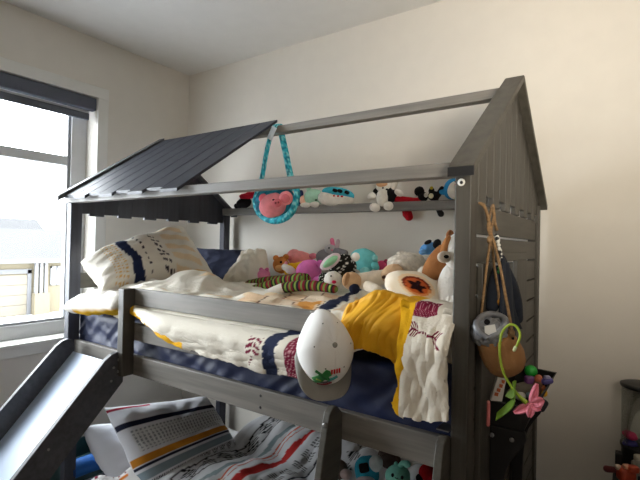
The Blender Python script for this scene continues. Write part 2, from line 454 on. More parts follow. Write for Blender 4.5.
# ------------------------------------------------------------------ mattresses
navy = (27, 37, 72)
def mattress(name, label, x0, x1, y0, y1, z0, z1, rgb, wrinkle):
    nx, ny = 200, 90
    def top(u, v):
        # wrap: v 0..0.18 front face going up, .18...82 top, rest back face
        x = x0+(x1-x0)*u; r = .03
        path = [(y0, z0), (y0, z1-r), (y0+r*.3, z1-r*.3), (y0+r, z1), (y1-r, z1), (y1-r*.3, z1-r*.3), (y1, z1-r), (y1, z0)]
        cum = [0, .16, .18, .20, .80, .82, .84, 1.0]
        k = max(i for i in range(7) if cum[i] <= v+1e-9); t = (v-cum[k])/(cum[k+1]-cum[k])
        y = path[k][0]*(1-t)+path[k+1][0]*t; z = path[k][1]*(1-t)+path[k+1][1]*t
        w = ((1-2*abs(N2(x*5+z*13, z*3-x*1.2, 1)))*.9+.8*(1-2*abs(N2(x*13-z*16, z*4+x*2, 2)))+.5*(1-2*abs(N2(x*26+z*34, z*8, 4)))-1.0)*wrinkle
        e = 1 if v < .2 else .3
        return (x, y-w*e*.9, z+(w*.5 if .2 < v < .8 else 0))
    g = sheet(top, nx, ny)
    n = len(g[0])//(nx+1)
    g[1].append(tuple(range(n))); g[1].append(tuple(nx*n+i for i in range(n))[::-1])
    m = plain('sheet_%d_%d_%d' % rgb, rgb, rough=.55, var=.08, scale=8, bmp=.15, bscale=300, spec=.4)
    t = thing(name, label, 'mattress', ((x0+x1)/2, (y0+y1)/2, z0))
    mk('fitted_sheet', g, m, t)
    mk('mattress_base', box(x0+.004, x1-.004, y0+.012, y1-.004, z0, z0+.02), plain('mattress_base', (40, 44, 60), rough=.9), t, smooth=False)
mattress('upper_mattress', 'upper bunk mattress in a navy blue fitted sheet', .035, 1.952, .062, 1.015, .957, 1.15, navy, .0085)
mattress('lower_mattress', 'lower bunk mattress in a white fitted sheet', .05, 1.945, .06, 1.02, .09, .27, (214, 214, 216), .004)

# ------------------------------------------------------------------ upper bedding
cream, yellow, navyc, burg = (236, 230, 216), (226, 172, 30), (38, 46, 72), (120, 24, 54)
peach, brown = (236, 206, 170), (96, 52, 40)
tuft = printed('tufted_cotton', 130, bmp=.5, dist=.005)
satin = plain('mustard_lining', (214, 158, 22), rough=.65, var=.10, scale=9, bmp=.25, bscale=60, spec=.3)

def lerp_tab(tab, x):
    if x <= tab[0][0]: return tab[0][1]
    for (a, p), (b, q) in zip(tab, tab[1:]):
        if x <= b: return p+(q-p)*sm(a, b, x)
    return tab[-1][1]
def top_z(x, y):
    z = 1.262+.022*N2(x*4, y*4, 3)+.014*N2(x*11, y*9, 5)
    z += .020*(1-2*abs(N2(x*5+y*2, y*5-x, 17)))*(1-.4*sm(1.0,1.2,x))+.007*(1-2*abs(N2(x*14, y*12, 18)))-.012
    z += .045*sm(1.45, 1.72, x)*(1-sm(.45, .75, y))
    z += .075*math.exp(-((x-.55)/.16)**2-((y-.34)/.13)**2)     # bunched folds beside the pillow
    z -= .05*(1-sm(.30, .42, x))
    return z
HEM = [(.555, 1.185), (.62, 1.172), (.70, 1.152), (.81, 1.128), (.93, 1.108), (1.13, 1.092), (1.34, 1.086), (1.6, 1.092)]
def cover_pt(u, v):
    x = .33+1.615*u
    if v < .62:
        y = .985-(.985-.10)*v/.62
        return (x, y, top_z(x, y))
    t = (v-.62)/.38
    z0 = top_z(x, .10)
    k = sm(.530, .556, x)*(1-sm(1.515, 1.56, x))                  # where it spills out between the guard rails
    zb = lerp_tab(HEM, x)
    if t < .3:
        s = t/.3; ya, za = .10-.065*s, z0+(1.19-z0)*sm(0, 1, s); yi, zi = .10-.02*s, z0-.02*s
    else:
        s = (t-.3)/.7
        f = .5*N2(x*6, s*2, 8)+.3*N2(x*15, s*3, 9)
        ya = .035-(.025+.06*sm(.55, .85, x))*min(1, s*3)**.6+.018*s*s+f*.024*s+.004*(1-2*abs(N2(x*9+s*2, s*4-x*4, 41)))*min(1, s*2)+.0012*N2(x*60, s*16, 40)
        za = 1.19+(zb-1.19)*s+.012*math.sin(min(1, s*2.2)*PI)
        yi, zi = .08-.008*s, z0-.02-.10*s
    return (x, ya*k+yi*(1-k), za*k+zi*(1-k))
def cover_col(u, v):
    x = .33+1.615*u
    n = .006*N2(x*40, v*60, 4)
    if v < .62:
        y = .985-.885*v/.62
        sx = 1.52-.37*y; drape = False
    else:
        t = (v-.62)/.38; y = .10-.1*t; sx = 1.485-.09*sm(0, .35, t); drape = True
    if abs(x+n-sx) < .027: return navyc
    if drape:
        t = (v-.62)/.38
        if x < .97 and x > .5 and (1-t)*(1.205-lerp_tab(HEM, x)+.02) < .022-.010*sm(.8, .97, x): return yellow
        if abs(x-1.485) < .026:
            q = math.sin(x*420+t*90)*math.sin(t*120-x*300)
            return burg if q > -.45 else (206, 160, 164)
        # small arrow motif
        if abs(x-1.325) < .028 and .44 < t < .63:
            q = (t-.44)/.19*3; d = abs(x-1.325)
            if (q-d*24) % 1 < .55 and d > .003: return burg
        if abs(x-1.325+.02*(t-.63)*3) < .004 and .63 <= t < .9 and (t*28) % 1 < .55: return burg
    else:
        if 1.05 < x < sx-.03 and y < .62:                         # patchwork of peach blocks with brown stitching
            a = ((x+.30*y)*7.5) % 1; b = (y*6.0+.15) % 1
            if a < .06 and (y*40) % 1 < .8: return brown
            if b < .05: return (214, 176, 138)
            i = int((x+.3*y)*7.5)+int(y*6+.15)*3
            if i % 4 == 1 and .2 < a < .9: return (222, 158, 82)
            return peach if i % 2 else (240, 222, 198)
        if x > sx+.05 and x < sx+.09 and y < .5: return (222, 196, 160)
        if .62 < x < 1.05 and y < .8:
            q = N2(x*5, y*7, 12)
            if q > .28: return (238, 214, 178)
    return cream
duv = thing('duvet', 'cream tufted duvet with mustard lining spilling over the upper bunk guard rail', 'duvet', (1.1, .5, 1.15))
mk('cover', sheet(cover_pt, 300, 190, .012, cover_col), tuft, duv)
# mustard lining turned out at the ladder gap
def lining(u, v):
    x0 = 1.595+.02*sm(.3, 1, v); x1 = 1.90-.07*sm(.25, .8, v)
    x = x0+(x1-x0)*u+.015*math.sin(v*5)*(1-u)
    fold = .007*math.sin(u*15+v*5)*sm(.15, .5, v)+.006*(1-2*abs(N2(u*7+v*2, v*2.2-u*1.5, 3)))+.0045*(1-2*abs(N2(u*15+v*5, v*4, 5)))-.004
    arch = math.sin(min(1, max(0, u))*PI)**.6
    if v < .4:
        s = v/.4; y = .30-.25*s; z = 1.275+.075*arch*sm(0, 1, s)+.01*s
        return (x, y, z+fold*.8)
    s = (v-.4)/.6
    y = .05-.075*sm(0, .5, s)-fold*.9+.02*s; z = 1.285+.075*arch-(.07+.085*(.6+.4*arch))*s**.9-.012*(1-arch)
    return (x, y, z)
mk('lining', sheet(lining, 130, 100, .006), satin, duv)['label'] = 'mustard yellow folded lining'
def flap(u, v):
    x0 = 1.80+.035*sm(.25, .55, v)-.012*sm(.8, 1, v); x1 = 1.958+.008*v
    x = x0+(x1-x0)*u
    n = .5*N2(u*3, v*4, 21)+.3*N2(u*8, v*9, 22)
    if v < .3:
        s = v/.3; y = .34-.31*s; z = 1.285+.055*math.sin(s*PI*.62)-.015*u
    else:
        s = (v-.3)/.7; y = .03-.085*sm(0, .35, s)+.02*s; z = 1.285+.055*math.sin(.62*PI)-.015*u-(.268-.022*u)*s-.012*(1-u)*s
        z += .03*sm(.85, 1, s)*max(0, 1-u*5)**2-.006*math.sin(u*PI)*sm(.8, 1, s)+.008*N2(u*5, 3, 3)*sm(.8, 1, s)
    return (x, y-n*.016*sm(.2, .6, v)-.005*(1-2*abs(N2(u*4+v, v*6-u, 27)))*sm(.2, .5, v), z+n*.008)
def flap_col(u, v):
    w = .30-.19*sm(.25, .7, v)
    if u < w and v > .12: return yellow
    X_ = u*.15; D = (v-.3)/.7*.275 if v > .3 else (v-.3)/.3*.31     # metres on the cloth, down from the crest
    if -.035 < D < .030-.5*max(0, X_-.075) and .040 < X_ < .105:
        q = math.sin(X_*700+D*500)*math.sin(D*800-X_*300)
        return burg if q > -.55 else (196, 140, 150)
    ax = D-(.062+.16*(X_-.07))
    for pc, dn in ((.050, -1), (.112, 1)):
        p = (X_-pc)*dn; q = abs(ax)
        if .0010 < q < .016 and -.016 < p-q*.8 < .016:
            if ((p-q*.8)/.0080) % 1 < .55: return burg
        if q <= .0018 and abs(p) < .014: return burg
    if abs(ax) < .0026 and .064 < X_ < .098 and (X_*150) % 1 < .6: return burg
    return (236, 229, 214)
mk('cover_corner', sheet(flap, 130, 260, .014, flap_col), tuft, duv)['label'] = 'cream corner with burgundy motifs hanging down'

def stripe_pillow(a, b, s):
    if s < 0: return cream
    n = .02*N2(a*4, b*4, 2)+.05*(b-.5)
    if .22 < a+n < .30: return (36, 46, 78)
    if .36 < a+n < .56 and b < .85:                                # rows of arrow marks
        q = ((b*9+abs(((a-.36)/.2) % 1-.5)*1.6) % 1)
        if q < .42 and (a*28) % 1 < .72 and int(a*10) % 2 == 1: return (62, 58, 66)
    if .09 < a < .19 and (b*16+a*6) % 1 < .4 and (a*34) % 1 < .6: return (224, 180, 110)
    if .60 < a < .86 and (a*3+b*5) % 1 < .5: return (236, 216, 184)
    if b < .05 and a > .62: return yellow
    return (238, 233, 222)
t = thing('pillow', 'large cream pillow with navy stripe and arrow marks leaning on the window end', 'pillow', (.2, .3, 1.2))
mk('pillowcase', pillow((0.300,0.017,1.256), (0.360,0.670,1.280), (0.130,0.589,1.591), (0.110,0.014,1.388), .23, 90, 70, stripe_pillow, 3, .06, .016), tuft, t)
t = thing('pillow', 'flat cream pillow edged in mustard poking out between left post and guard rail', 'pillow', (.25, .1, 1.15))
mk('pillowcase', pillow((.08, -.06, 1.165), (.50, -.045, 1.205), (.52, .30, 1.275), (.10, .27, 1.24), .11, 50, 40,
   lambda a, b, s: yellow if (s < 0 and b < .30) and a > .18 else (238, 234, 225), 5, .05, .018), tuft, t)
t = thing('pillow', 'dark navy pillow against the wall behind the large cream pillow', 'pillow', (.3, .95, 1.22))
mk('pillowcase', pillow((.06, .70, 1.235), (.36, .93, 1.235), (.32, 1.0, 1.455), (.03, .80, 1.46), .12, 40, 30, None, 8), plain('navy_cotton', (26, 33, 58), rough=.85, var=.1, bmp=.2, bscale=200), t)
t = thing('pillow', 'plain cream pillow propped upright between large striped pillow and plush heap', 'pillow', (.5, .8, 1.22))
mk('pillowcase', pillow((0.373,0.660,1.212), (0.771,0.720,1.239), (0.518,0.920,1.458), (0.381,0.900,1.442), .15, 50, 40, lambda a, b, s: (234, 228, 214), 11, .10, .02), tuft, t)
t = thing('pillow', 'white pillow wedged upright against the right front post', 'pillow', (1.9, .2, 1.27))
mk('pillowcase', pillow((1.848,0.100,1.243), (1.964,0.140,1.228), (1.934,0.260,1.346), (1.822,0.240,1.300), .10, 40, 30, lambda a, b, s: (236, 232, 224), 15, .05, .02), tuft, t)

# ------------------------------------------------------------------ plush toys on the upper bunk
HEAP = 'plush toys heaped on the upper bunk'
blackp, whitep, pinkp = fab((28, 27, 30)), fab((236, 232, 224)), fab((230, 128, 176))
def E(name, c, r, m, p, **k):
    lab = k.pop('label', None)
    o = mk(name, ell(c, r, **k), m, p)
    if lab: o['label'] = lab
    return o
def T(name, pts, rad, m, p, **k):
    k.setdefault('round_end', True); k.setdefault('seg', 14)
    return mk(name, tube(pts, rad, **k), m, p)
def toy(name, label, c, group=HEAP, cat='plush toy'):
    return thing(name, label, cat, c, group)

t = toy('plush_bear', 'orange brown plush bear in a yellow top behind the striped legs', (0.718,0.860,1.315))
b = E('body', (0.783,0.840,1.348), (0.0446,0.0446,0.0446), fab((232, 178, 40)), t); E('head', (0.703,0.840,1.378), (0.0454,0.0454,0.0482), fab((190, 120, 62)), t, seed=2)
E('ear', (0.657,0.850,1.415), (0.0173,0.0115,0.0173), fab((190, 120, 62)), t); E('ear', (0.730,0.850,1.424), (0.0170,0.0113,0.0170), fab((190, 120, 62)), t)
E('eye', (0.748,0.785,1.397), (0.0072,0.0055,0.0072), blackp, t); E('muzzle', (0.735,0.785,1.364), (0.0221,0.0166,0.0166), fab((214, 160, 100)), t)
T('arm', [(0.811,0.840,1.377), (0.852,0.840,1.389)], [.018, .016], fab((232, 178, 40)), t)

t = toy('plush_pig', 'salmon pink plush pig lying on its side at the back of the heap', (0.755,0.960,1.371))
E('body', (0.762,0.950,1.406), (0.0755,0.0580,0.0522), fab((236, 150, 150)), t, roll=14); E('head', (0.725,0.930,1.428), (0.0407,0.0407,0.0407), fab((238, 156, 156)), t)
E('ear', (0.847,0.950,1.432), (0.0228,0.0171,0.0171), fab((214, 120, 140)), t); E('snout', (0.728,0.890,1.417), (0.0172,0.0172,0.0143), fab((224, 126, 132)), t)

t = toy('plush_cat', 'magenta pink plush lying face down in front of the salmon pig', (0.994,0.720,1.307))
E('body', (0.987,0.720,1.362), (0.0663,0.0612,0.0586), fab((214, 112, 176)), t, roll=-12); E('ear', (1.054,0.720,1.401), (0.0200,0.0150,0.0200), fab((206, 102, 168)), t)
E('paw', (1.057,0.700,1.322), (0.0249,0.0249,0.0199), fab((206, 102, 168)), t); T('tail', [(0.945,0.700,1.330), (0.914,0.690,1.319)], [.018, .012], fab((206, 102, 168)), t)

t = toy('plush_mouse', 'small white and pink plush between the bear and the striped legs', (0.867,0.700,1.321))
E('body', (0.879,0.700,1.363), (0.0364,0.0260,0.0208), whitep, t, roll=32); E('head', (0.846,0.700,1.377), (0.0183,0.0157,0.0183), whitep, t); E('ear', (0.852,0.700,1.398), (0.0084,0.0052,0.0094), fab((230, 150, 170)), t)

t = toy('plush_ball', 'small round pink plush peeking over the striped legs by the pillow', (0.684,0.720,1.303))
E('body', (0.683,0.720,1.325), (0.0356,0.0329,0.0329), fab((232, 140, 180)), t); E('ear', (0.661,0.720,1.354), (0.0110,0.0083,0.0110), fab((220, 120, 166)), t); E('ear', (0.704,0.720,1.356), (0.0109,0.0082,0.0109), fab((220, 120, 166)), t)

# striped-leg doll
stripes = [(120, 34, 46), (38, 44, 34), (128, 158, 70), (36, 34, 44), (140, 40, 46), (110, 140, 66)]
def sock(l, a, tot): return stripes[int(max(0, l+.05)/.0095) % 6]
sk = printed('striped_knit', 300)
t = toy('rag_doll', 'rag doll with long red, green and black striped legs stretched over the duvet', (1.028,0.560,1.285))
T('leg', [(0.649,0.640,1.278), (0.786,0.620,1.304), (0.928,0.600,1.324), (1.035,0.580,1.342)], [.022, .023, .022, .021], sk, t, col=sock, per=16, seg=16)
T('leg', [(0.778,0.540,1.268), (0.896,0.540,1.301), (0.974,0.550,1.325), (1.070,0.550,1.336)], [.020, .022, .023, .022], sk, t, col=sock, per=18, seg=16)
T('arm', [(1.030,0.460,1.297), (1.126,0.460,1.313), (1.206,0.470,1.318), (1.299,0.470,1.311)], [.024, .024, .023, .018], sk, t, col=sock, per=20, seg=16)
T('hand', [(0.963,0.400,1.260), (0.990,0.430,1.278), (1.028,0.455,1.293)], [.018, .021, .026], whitep, t)
E('body', (1.074,0.560,1.335), (0.0328,0.0281,0.0281), sk, t, col=lambda d: stripes[int((d.x+2)*6) % 6], seg=40)

t = toy('plush_rabbit', 'grey plush rabbit with pink ears sitting at the back by the wall', (0.937,0.970,1.401))
gp = fab((128, 126, 130))
E('body', (0.929,0.960,1.429), (0.0561,0.0449,0.0449), gp, t); E('head', (0.968,0.950,1.475), (0.0360,0.0333,0.0277), fab((170, 168, 170)), t)
T('ear', [(0.981,0.950,1.492), (0.973,0.950,1.525)], [.012, .012], fab((222, 120, 150)), t); T('ear', [(1.007,0.950,1.487), (1.013,0.950,1.520)], [.013, .011], fab((196, 176, 182)), t)
T('arm', [(1.001,0.950,1.465), (1.065,0.940,1.455)], [.020, .018], gp, t); E('eye', (0.994,0.890,1.481), (0.0049,0.0049,0.0049), blackp, t); E('nose', (1.017,0.885,1.470), (0.0054,0.0054,0.0043), fab((222, 120, 150)), t)

def prt(d):
    q = N2(d.x*4.5+3, d.z*4.5, d.y*4.5)
    f = math.sin(d.x*11+2*math.sin(d.z*5))*math.sin(d.z*11+d.x*4)
    return (232, 230, 224) if f > .72 or q > .5 else (30, 30, 28)
pp = printed('flower_print_plush', 260)
t = toy('plush_dog', 'black and white flower print plush dog with green lined ear and pink nose', (1.229,0.640,1.308))
E('body', (1.213,0.680,1.394), (0.0663,0.0569,0.0616), pp, t, col=prt, seg=60, rings=40); E('head', (1.210,0.600,1.337), (0.0413,0.0367,0.0413), whitep, t, roll=20)
E('face_patch', (1.160,0.600,1.339), (0.0256,0.0279,0.0303), pp, t, col=prt, seg=40, rings=26)
e_ = E('ear', (1.194,0.600,1.421), (0.0554,0.0162,0.0277), fab((226, 206, 214)), t, roll=-38); E('ear_lining', (1.204,0.585,1.422), (0.0412,0.0137,0.0165), fab((150, 206, 164)), e_, roll=-38)
E('nose', (1.253,0.542,1.334), (0.0098,0.0071,0.0075), fab((200, 40, 80)), t); E('ear_tip', (1.292,0.660,1.445), (0.0207,0.0161,0.0207), whitep, t)
E('eye', (1.241,0.535,1.360), (0.0040,0.0035,0.0040), blackp, t)

t = toy('plush_whale', 'round teal plush with small flippers behind the flower print dog', (1.239,0.860,1.365))
tealp = fab((112, 196, 200))
E('body', (1.227,0.860,1.425), (0.0707,0.0606,0.0581), tealp, t, roll=16); E('flipper', (1.266,0.800,1.374), (0.0245,0.0196,0.0196), fab((140, 210, 212)), t); E('tail', (1.305,0.840,1.399), (0.0246,0.0197,0.0197), tealp, t, roll=20); E('flipper', (1.309,0.820,1.439), (0.0146,0.0146,0.0146), fab((140, 210, 212)), t)

t = toy('plush_heart', 'small deep pink plush tucked beside the teal one', (1.328,0.860,1.380))
E('body', (1.328,0.860,1.402), (0.0295,0.0246,0.0246), fab((196, 70, 108)), t); E('ear', (1.349,0.860,1.422), (0.0118,0.0098,0.0118), fab((180, 60, 96)), t)

tan = fab((196, 160, 124)); tan2 = fab((206, 172, 138))
t = toy('plush_hound', 'tan and cream plush dog lying flat with navy nose pointing forward', (1.388,0.520,1.306))
E('head', (1.369,0.500,1.348), (0.0421,0.0379,0.0379), tan, t, roll=25); E('nose', (1.440,0.400,1.327), (0.0216,0.0197,0.0205), fab((28, 30, 48)), t)
T('body', [(1.385,0.540,1.347), (1.431,0.580,1.356), (1.468,0.620,1.369)], [.034, .036, .03], fab((226, 214, 196)), t); E('ear', (1.364,0.460,1.358), (0.0145,0.0124,0.0290), fab((176, 138, 102)), t, roll=15)
T('leg', [(1.446,0.500,1.332), (1.507,0.470,1.323)], [.022, .02], fab((226, 214, 196)), t)

fur = plain('shaggy_fur', (226, 218, 204), rough=1, var=.15, scale=60, bmp=1, bscale=90, spec=.1, dist=.01)
t = toy('plush_sheepdog', 'shaggy cream plush dog with tan muzzle slumped in the middle right', (1.525,0.660,1.336))
E('body', (1.533,0.700,1.422), (0.0874,0.0612,0.0503), fur, t, nz=.09); E('muzzle', (1.510,0.600,1.381), (0.0506,0.0379,0.0422), tan2, t, roll=-15); E('paw', (1.638,0.620,1.395), (0.0245,0.0205,0.0245), fur, t); E('ear', (1.513,0.680,1.461), (0.0262,0.0174,0.0174), fur, t)
E('nose', (1.495,0.545,1.370), (0.0083,0.0083,0.0074), fab((84, 60, 48)), t)

def patch(d):
    v = V((d.x, d.y, d.z)); c0 = V((-.16, -.90, .24)).normalized()
    a = (v.x-c0.x)*.9+(v.z-c0.z)*.42; b = (v.z-c0.z)*.9-(v.x-c0.x)*.42
    if d.y > 0: return (238, 226, 206)
    an = math.atan2(b, a); r = math.hypot(a/.42, b/.46)
    star = .52+.16*math.cos(an*5+.6)
    if r < star: return (36, 16, 20)
    if r < .80: return (206, 96, 44) if b < -.02 else (190, 92, 50)
    if r < 1.0: return (122, 44, 26) if b > -.1 else (228, 150, 90)
    if r < 1.25: return (242, 214, 176)
    return (240, 230, 212)
t = toy('round_cushion', 'cream cushion printed with an orange ring and dark star patch', (1.728,0.340,1.300), cat='cushion')
mk('cushion_cover', ell((1.731,0.330,1.346), (0.1169,0.0550,0.0619), roll=20, seg=110, rings=80, col=patch, nz=.05), printed('soft_print', 240), t)

t = toy('plush_corgi', 'big brown and white plush dog sitting upright against the right post', (1.841,0.360,1.262))
wr = plain('ribbed_white_plush', (238, 235, 228), rough=.95, var=.03, bmp=.8, bscale=140, spec=.1, dist=.005)
E('body', (1.859,0.360,1.357), (0.0666,0.0500,0.1066), wr, t, nz=.05); E('head', (1.863,0.340,1.484), (0.0461,0.0395,0.0626), wr, t)
E('back_patch', (1.786,0.370,1.444), (0.0379,0.0344,0.0827), fab((160, 108, 66)), t, roll=32, label='chestnut brown back'); E('face_patch', (1.833,0.310,1.496), (0.0164,0.0131,0.0426), fab((190, 128, 78)), t, roll=14, label='brown cheek patch')
E('eye_ring', (1.835,0.290,1.467), (0.0227,0.0081,0.0194), fab((226, 214, 200)), t, label='white eye surround'); E('eye', (1.849,0.268,1.469), (0.0083,0.0038,0.0060), blackp, t); E('ear', (1.836,0.340,1.537), (0.0133,0.0100,0.0200), fab((150, 96, 60)), t)

t = toy('plush_bird', 'small light blue plush with black tufts beside the brown and white dog', (1.647,0.660,1.469))
E('body', (1.650,0.640,1.492), (0.0370,0.0288,0.0247), fab((96, 156, 216)), t, roll=-15); E('tuft', (1.653,0.620,1.518), (0.0163,0.0102,0.0081), blackp, t, roll=-25); E('tuft', (1.691,0.620,1.511), (0.0161,0.0121,0.0201), blackp, t, roll=20); E('wing', (1.640,0.600,1.477), (0.0162,0.0122,0.0122), fab((120, 176, 228)), t)

# ------------------------------------------------------------------ toys along the rear beam
SHELF = 'soft toys lined up on the rear beam'
t = toy('soft_toy', 'small black soft toy under a red cloth at the left end of the rear beam', (0.234,1.035,1.730), SHELF)
E('body', (0.219,1.030,1.763), (0.0532,0.0399,0.0365), blackp, t, roll=-20); E('limb', (0.174,1.020,1.744), (0.0267,0.0267,0.0200), blackp, t); E('cloth', (0.272,1.030,1.811), (0.0658,0.0395,0.0211), fab((176, 24, 44)), t, roll=-8, nz=.2, label='red cloth')
t = toy('soft_toy', 'dark navy soft toy half hidden behind the turquoise bag', (0.678,1.040,1.724), SHELF)
E('body', (0.670,1.040,1.755), (0.0366,0.0305,0.0366), fab((30, 36, 78)), t); E('ear', (0.684,1.040,1.803), (0.0152,0.0122,0.0243), fab((30, 36, 78)), t)
t = toy('soft_toy', 'mint green plush with peach cheek and white feet on the rear beam', (0.775,1.030,1.726), SHELF)
mint = fab((172, 214, 190))
E('body', (0.781,1.040,1.777), (0.0595,0.0417,0.0506), mint, t); E('ear', (0.743,1.040,1.830), (0.0150,0.0120,0.0180), mint, t); E('cheek', (0.726,1.010,1.762), (0.0239,0.0209,0.0269), fab((240, 190, 166)), t); E('foot', (0.753,1.000,1.730), (0.0355,0.0237,0.0154), whitep, t); E('foot', (0.818,1.000,1.731), (0.0292,0.0233,0.0175), whitep, t); E('eye', (0.835,0.985,1.755), (0.0052,0.0035,0.0052), blackp, t)
# plush train: teal roof, white hull
def hull(p, d):
    p = p.copy(); p.x *= 1.0
    if d.x > 0: p.z *= 1-.35*d.x**2
    return p
t = toy('plush_train', 'white plush train with teal roof, black windows and small red print', (0.944,1.030,1.721), SHELF)
E('hull', (0.943,1.030,1.761), (0.1032,0.0458,0.0430), fab((234, 230, 222)), t, power=.7, nz=.01, roll=4, shape=hull)
E('roof', (0.953,1.035,1.787), (0.0945,0.0430,0.0401), fab((64, 172, 196)), t, power=.75, nz=.01, roll=6, shape=hull, label='teal roof')
for i, (px_, c) in enumerate(((0, (0.913,0.985,1.809)), (1, (0.964,0.985,1.804)), (2, (0.997,0.985,1.799)), (3, (1.043,0.985,1.789)))):
    mk('window', ell(c, (.015, .006, .010), seg=12, rings=8, roll=20, power=.7), blackp, t)
red = fab((196, 40, 44))
mk('print', join(*[ell(c, (w_, .003, .0055), seg=8, rings=6) for c, w_ in (((0.886,0.980,1.784), .009), ((0.934,0.980,1.776), .005), ((0.961,0.980,1.774), .006), ((0.988,0.980,1.771), .006), ((1.014,0.980,1.768), .008))]), red, t)['label'] = 'red printed marks'
# white and black dog
t = toy('plush_puppy', 'white and black plush puppy sitting with feet dangling off the rear beam', (1.257,1.000,1.725), SHELF)
E('body', (1.256,1.000,1.756), (0.0343,0.0264,0.0502), whitep, t, roll=8); E('head', (1.256,1.020,1.814), (0.0479,0.0372,0.0346), whitep, t); E('ear', (1.309,1.020,1.814), (0.0158,0.0131,0.0263), whitep, t, roll=20); E('brow', (1.256,0.985,1.823), (0.0315,0.0158,0.0158), fab((214, 168, 128)), t, label='tan brow patch')
E('side', (1.292,1.020,1.767), (0.0316,0.0237,0.0422), blackp, t, label='black flank'); E('side', (1.212,1.010,1.786), (0.0193,0.0187,0.0214), blackp, t, label='black shoulder')
E('arm', (1.193,0.995,1.764), (0.0241,0.0187,0.0187), whitep, t, roll=-25); E('arm', (1.347,1.000,1.773), (0.0258,0.0181,0.0155), whitep, t, roll=30)
E('foot', (1.228,0.965,1.699), (0.0289,0.0236,0.0236), whitep, t, roll=20); E('foot', (1.306,0.965,1.704), (0.0258,0.0232,0.0232), whitep, t)
E('eye', (1.277,0.955,1.798), (0.0047,0.0036,0.0047), blackp, t); E('nose', (1.300,0.955,1.789), (0.0067,0.0051,0.0051), blackp, t)
t = toy('plush_sock', 'red plush lying along the rear beam with its end hanging below', (1.364,1.040,1.724), SHELF)
T('body', [(1.297,1.035,1.747), (1.349,1.035,1.743), (1.404,1.035,1.738), (1.453,1.035,1.736)], [.014, .017, .014, .012], fab((176, 18, 32)), t)
T('flap', [(1.342,1.075,1.744), (1.335,1.092,1.709), (1.353,1.092,1.676), (1.365,1.092,1.655)], [.010, .012, .026, .022], fab((176, 18, 32)), t)
t = toy('plush_monkey', 'round headed black plush slumped on the rear beam next to the red one', (1.451,1.040,1.732), SHELF)
E('head', (1.442,1.040,1.781), (0.0256,0.0256,0.0256), blackp, t); E('body', (1.462,1.040,1.752), (0.0255,0.0255,0.0255), blackp, t); E('paw', (1.493,1.000,1.756), (0.0100,0.0100,0.0120), fab((210, 205, 196)), t)
t = toy('plush_bee', 'black plush with yellow and white patches near the right end of the rear beam', (1.520,1.040,1.734), SHELF)
E('body', (1.519,1.040,1.754), (0.0301,0.0251,0.0251), blackp, t); E('head', (1.510,1.030,1.779), (0.0150,0.0150,0.0176), fab((40, 38, 34)), t); E('belly', (1.521,0.995,1.750), (0.0128,0.0099,0.0128), fab((222, 214, 180)), t); E('band', (1.521,1.000,1.790), (0.0089,0.0079,0.0079), fab((200, 176, 60)), t)
T('arm', [(1.544,1.030,1.757), (1.563,1.030,1.786)], [.014, .014], blackp, t); T('tail', [(1.523,1.073,1.742), (1.518,1.090,1.703), (1.539,1.090,1.667)], [.008, .009, .016], fab((50, 48, 50)), t)
t = toy('plush_penguin', 'white plush bird with a bright blue edge at the right end of the rear beam', (1.621,1.040,1.730), SHELF)
E('belly', (1.636,1.020,1.776), (0.0387,0.0266,0.0460), whitep, t, roll=18); E('back', (1.613,1.045,1.785), (0.0442,0.0246,0.0540), fab((52, 140, 196)), t, roll=20, label='bright blue back'); E('tail', (1.571,1.030,1.771), (0.0222,0.0148,0.0148), fab((52, 140, 196)), t); E('beak', (1.651,0.980,1.797), (0.0076,0.0095,0.0066), fab((190, 50, 60)), t); E('eye', (1.644,0.985,1.812), (0.0048,0.0038,0.0048), blackp, t)

# ------------------------------------------------------------------ turquoise bag hanging from the ridge
def marble(l, a, tot):
    q = N2(l*45, a*1.2, 3)+.5*N2(l*110, a*3, 6)
    return (28, 128, 150) if q < -.12 else ((60, 188, 206) if q < .25 else (150, 226, 230))
tq = printed('turquoise_sequin', 200, rough=.5)
bag = thing('sling_bag', 'turquoise marbled sling bag hanging by its strap from the ridge beam', 'bag', (0.940,0.500,1.601))
mk('strap', tube([(0.828,0.500,1.730), (0.857,0.500,1.846), (0.879,0.500,1.951), (0.908,0.497,2.024), (0.929,0.497,2.059), (0.916,0.535,2.077), (0.895,0.575,2.082), (0.905,0.580,2.032), (0.946,0.560,1.945), (1.008,0.520,1.828), (1.050,0.500,1.748)],
   .016, 12, 10, col=marble, flat=.25, flatdir=(0, -1, .25)), tq, bag)
mk('strap_pad', tube([(0.902,0.491,1.999), (0.918,0.488,2.026), (0.935,0.488,2.052)], [.019, .019, .018], 12, 6, flat=.3, flatdir=(0, -1, .25)), fab((214, 226, 236)), bag)['label'] = 'pale strap label'
E('back_panel', (0.922,0.525,1.694), (0.1014,0.0217,0.0917), tq, bag, col=lambda d: (22, 100, 124) if N2(d.x*4, d.z*4, 1) < .1 else (40, 150, 176), seg=40)
mk('rim', tube([(0.827,0.500,1.759), (0.821,0.490,1.695), (0.868,0.480,1.635), (0.955,0.475,1.607), (1.034,0.480,1.627), (1.068,0.490,1.686), (1.061,0.500,1.757), (0.960,0.530,1.768), (0.865,0.530,1.758), (0.827,0.500,1.759)], [.014, .014, .016, .018, .017, .016, .014, .012, .012, .014], 14, 10, col=marble), tq, bag)
t = toy('plush_piglet', 'pink plush piglet tucked inside the turquoise sling bag', (0.948,0.490,1.624), None)
pk = fab((240, 150, 158)); pk2 = fab((226, 124, 136))
E('head', (0.951,0.470,1.677), (0.0656,0.0469,0.0563), pk, t, roll=-25); e_ = E('ear', (1.044,0.450,1.706), (0.0317,0.0136,0.0317), pk, t, roll=-30); E('ear_lining', (1.053,0.435,1.702), (0.0202,0.0112,0.0202), pk2, e_, roll=-30)
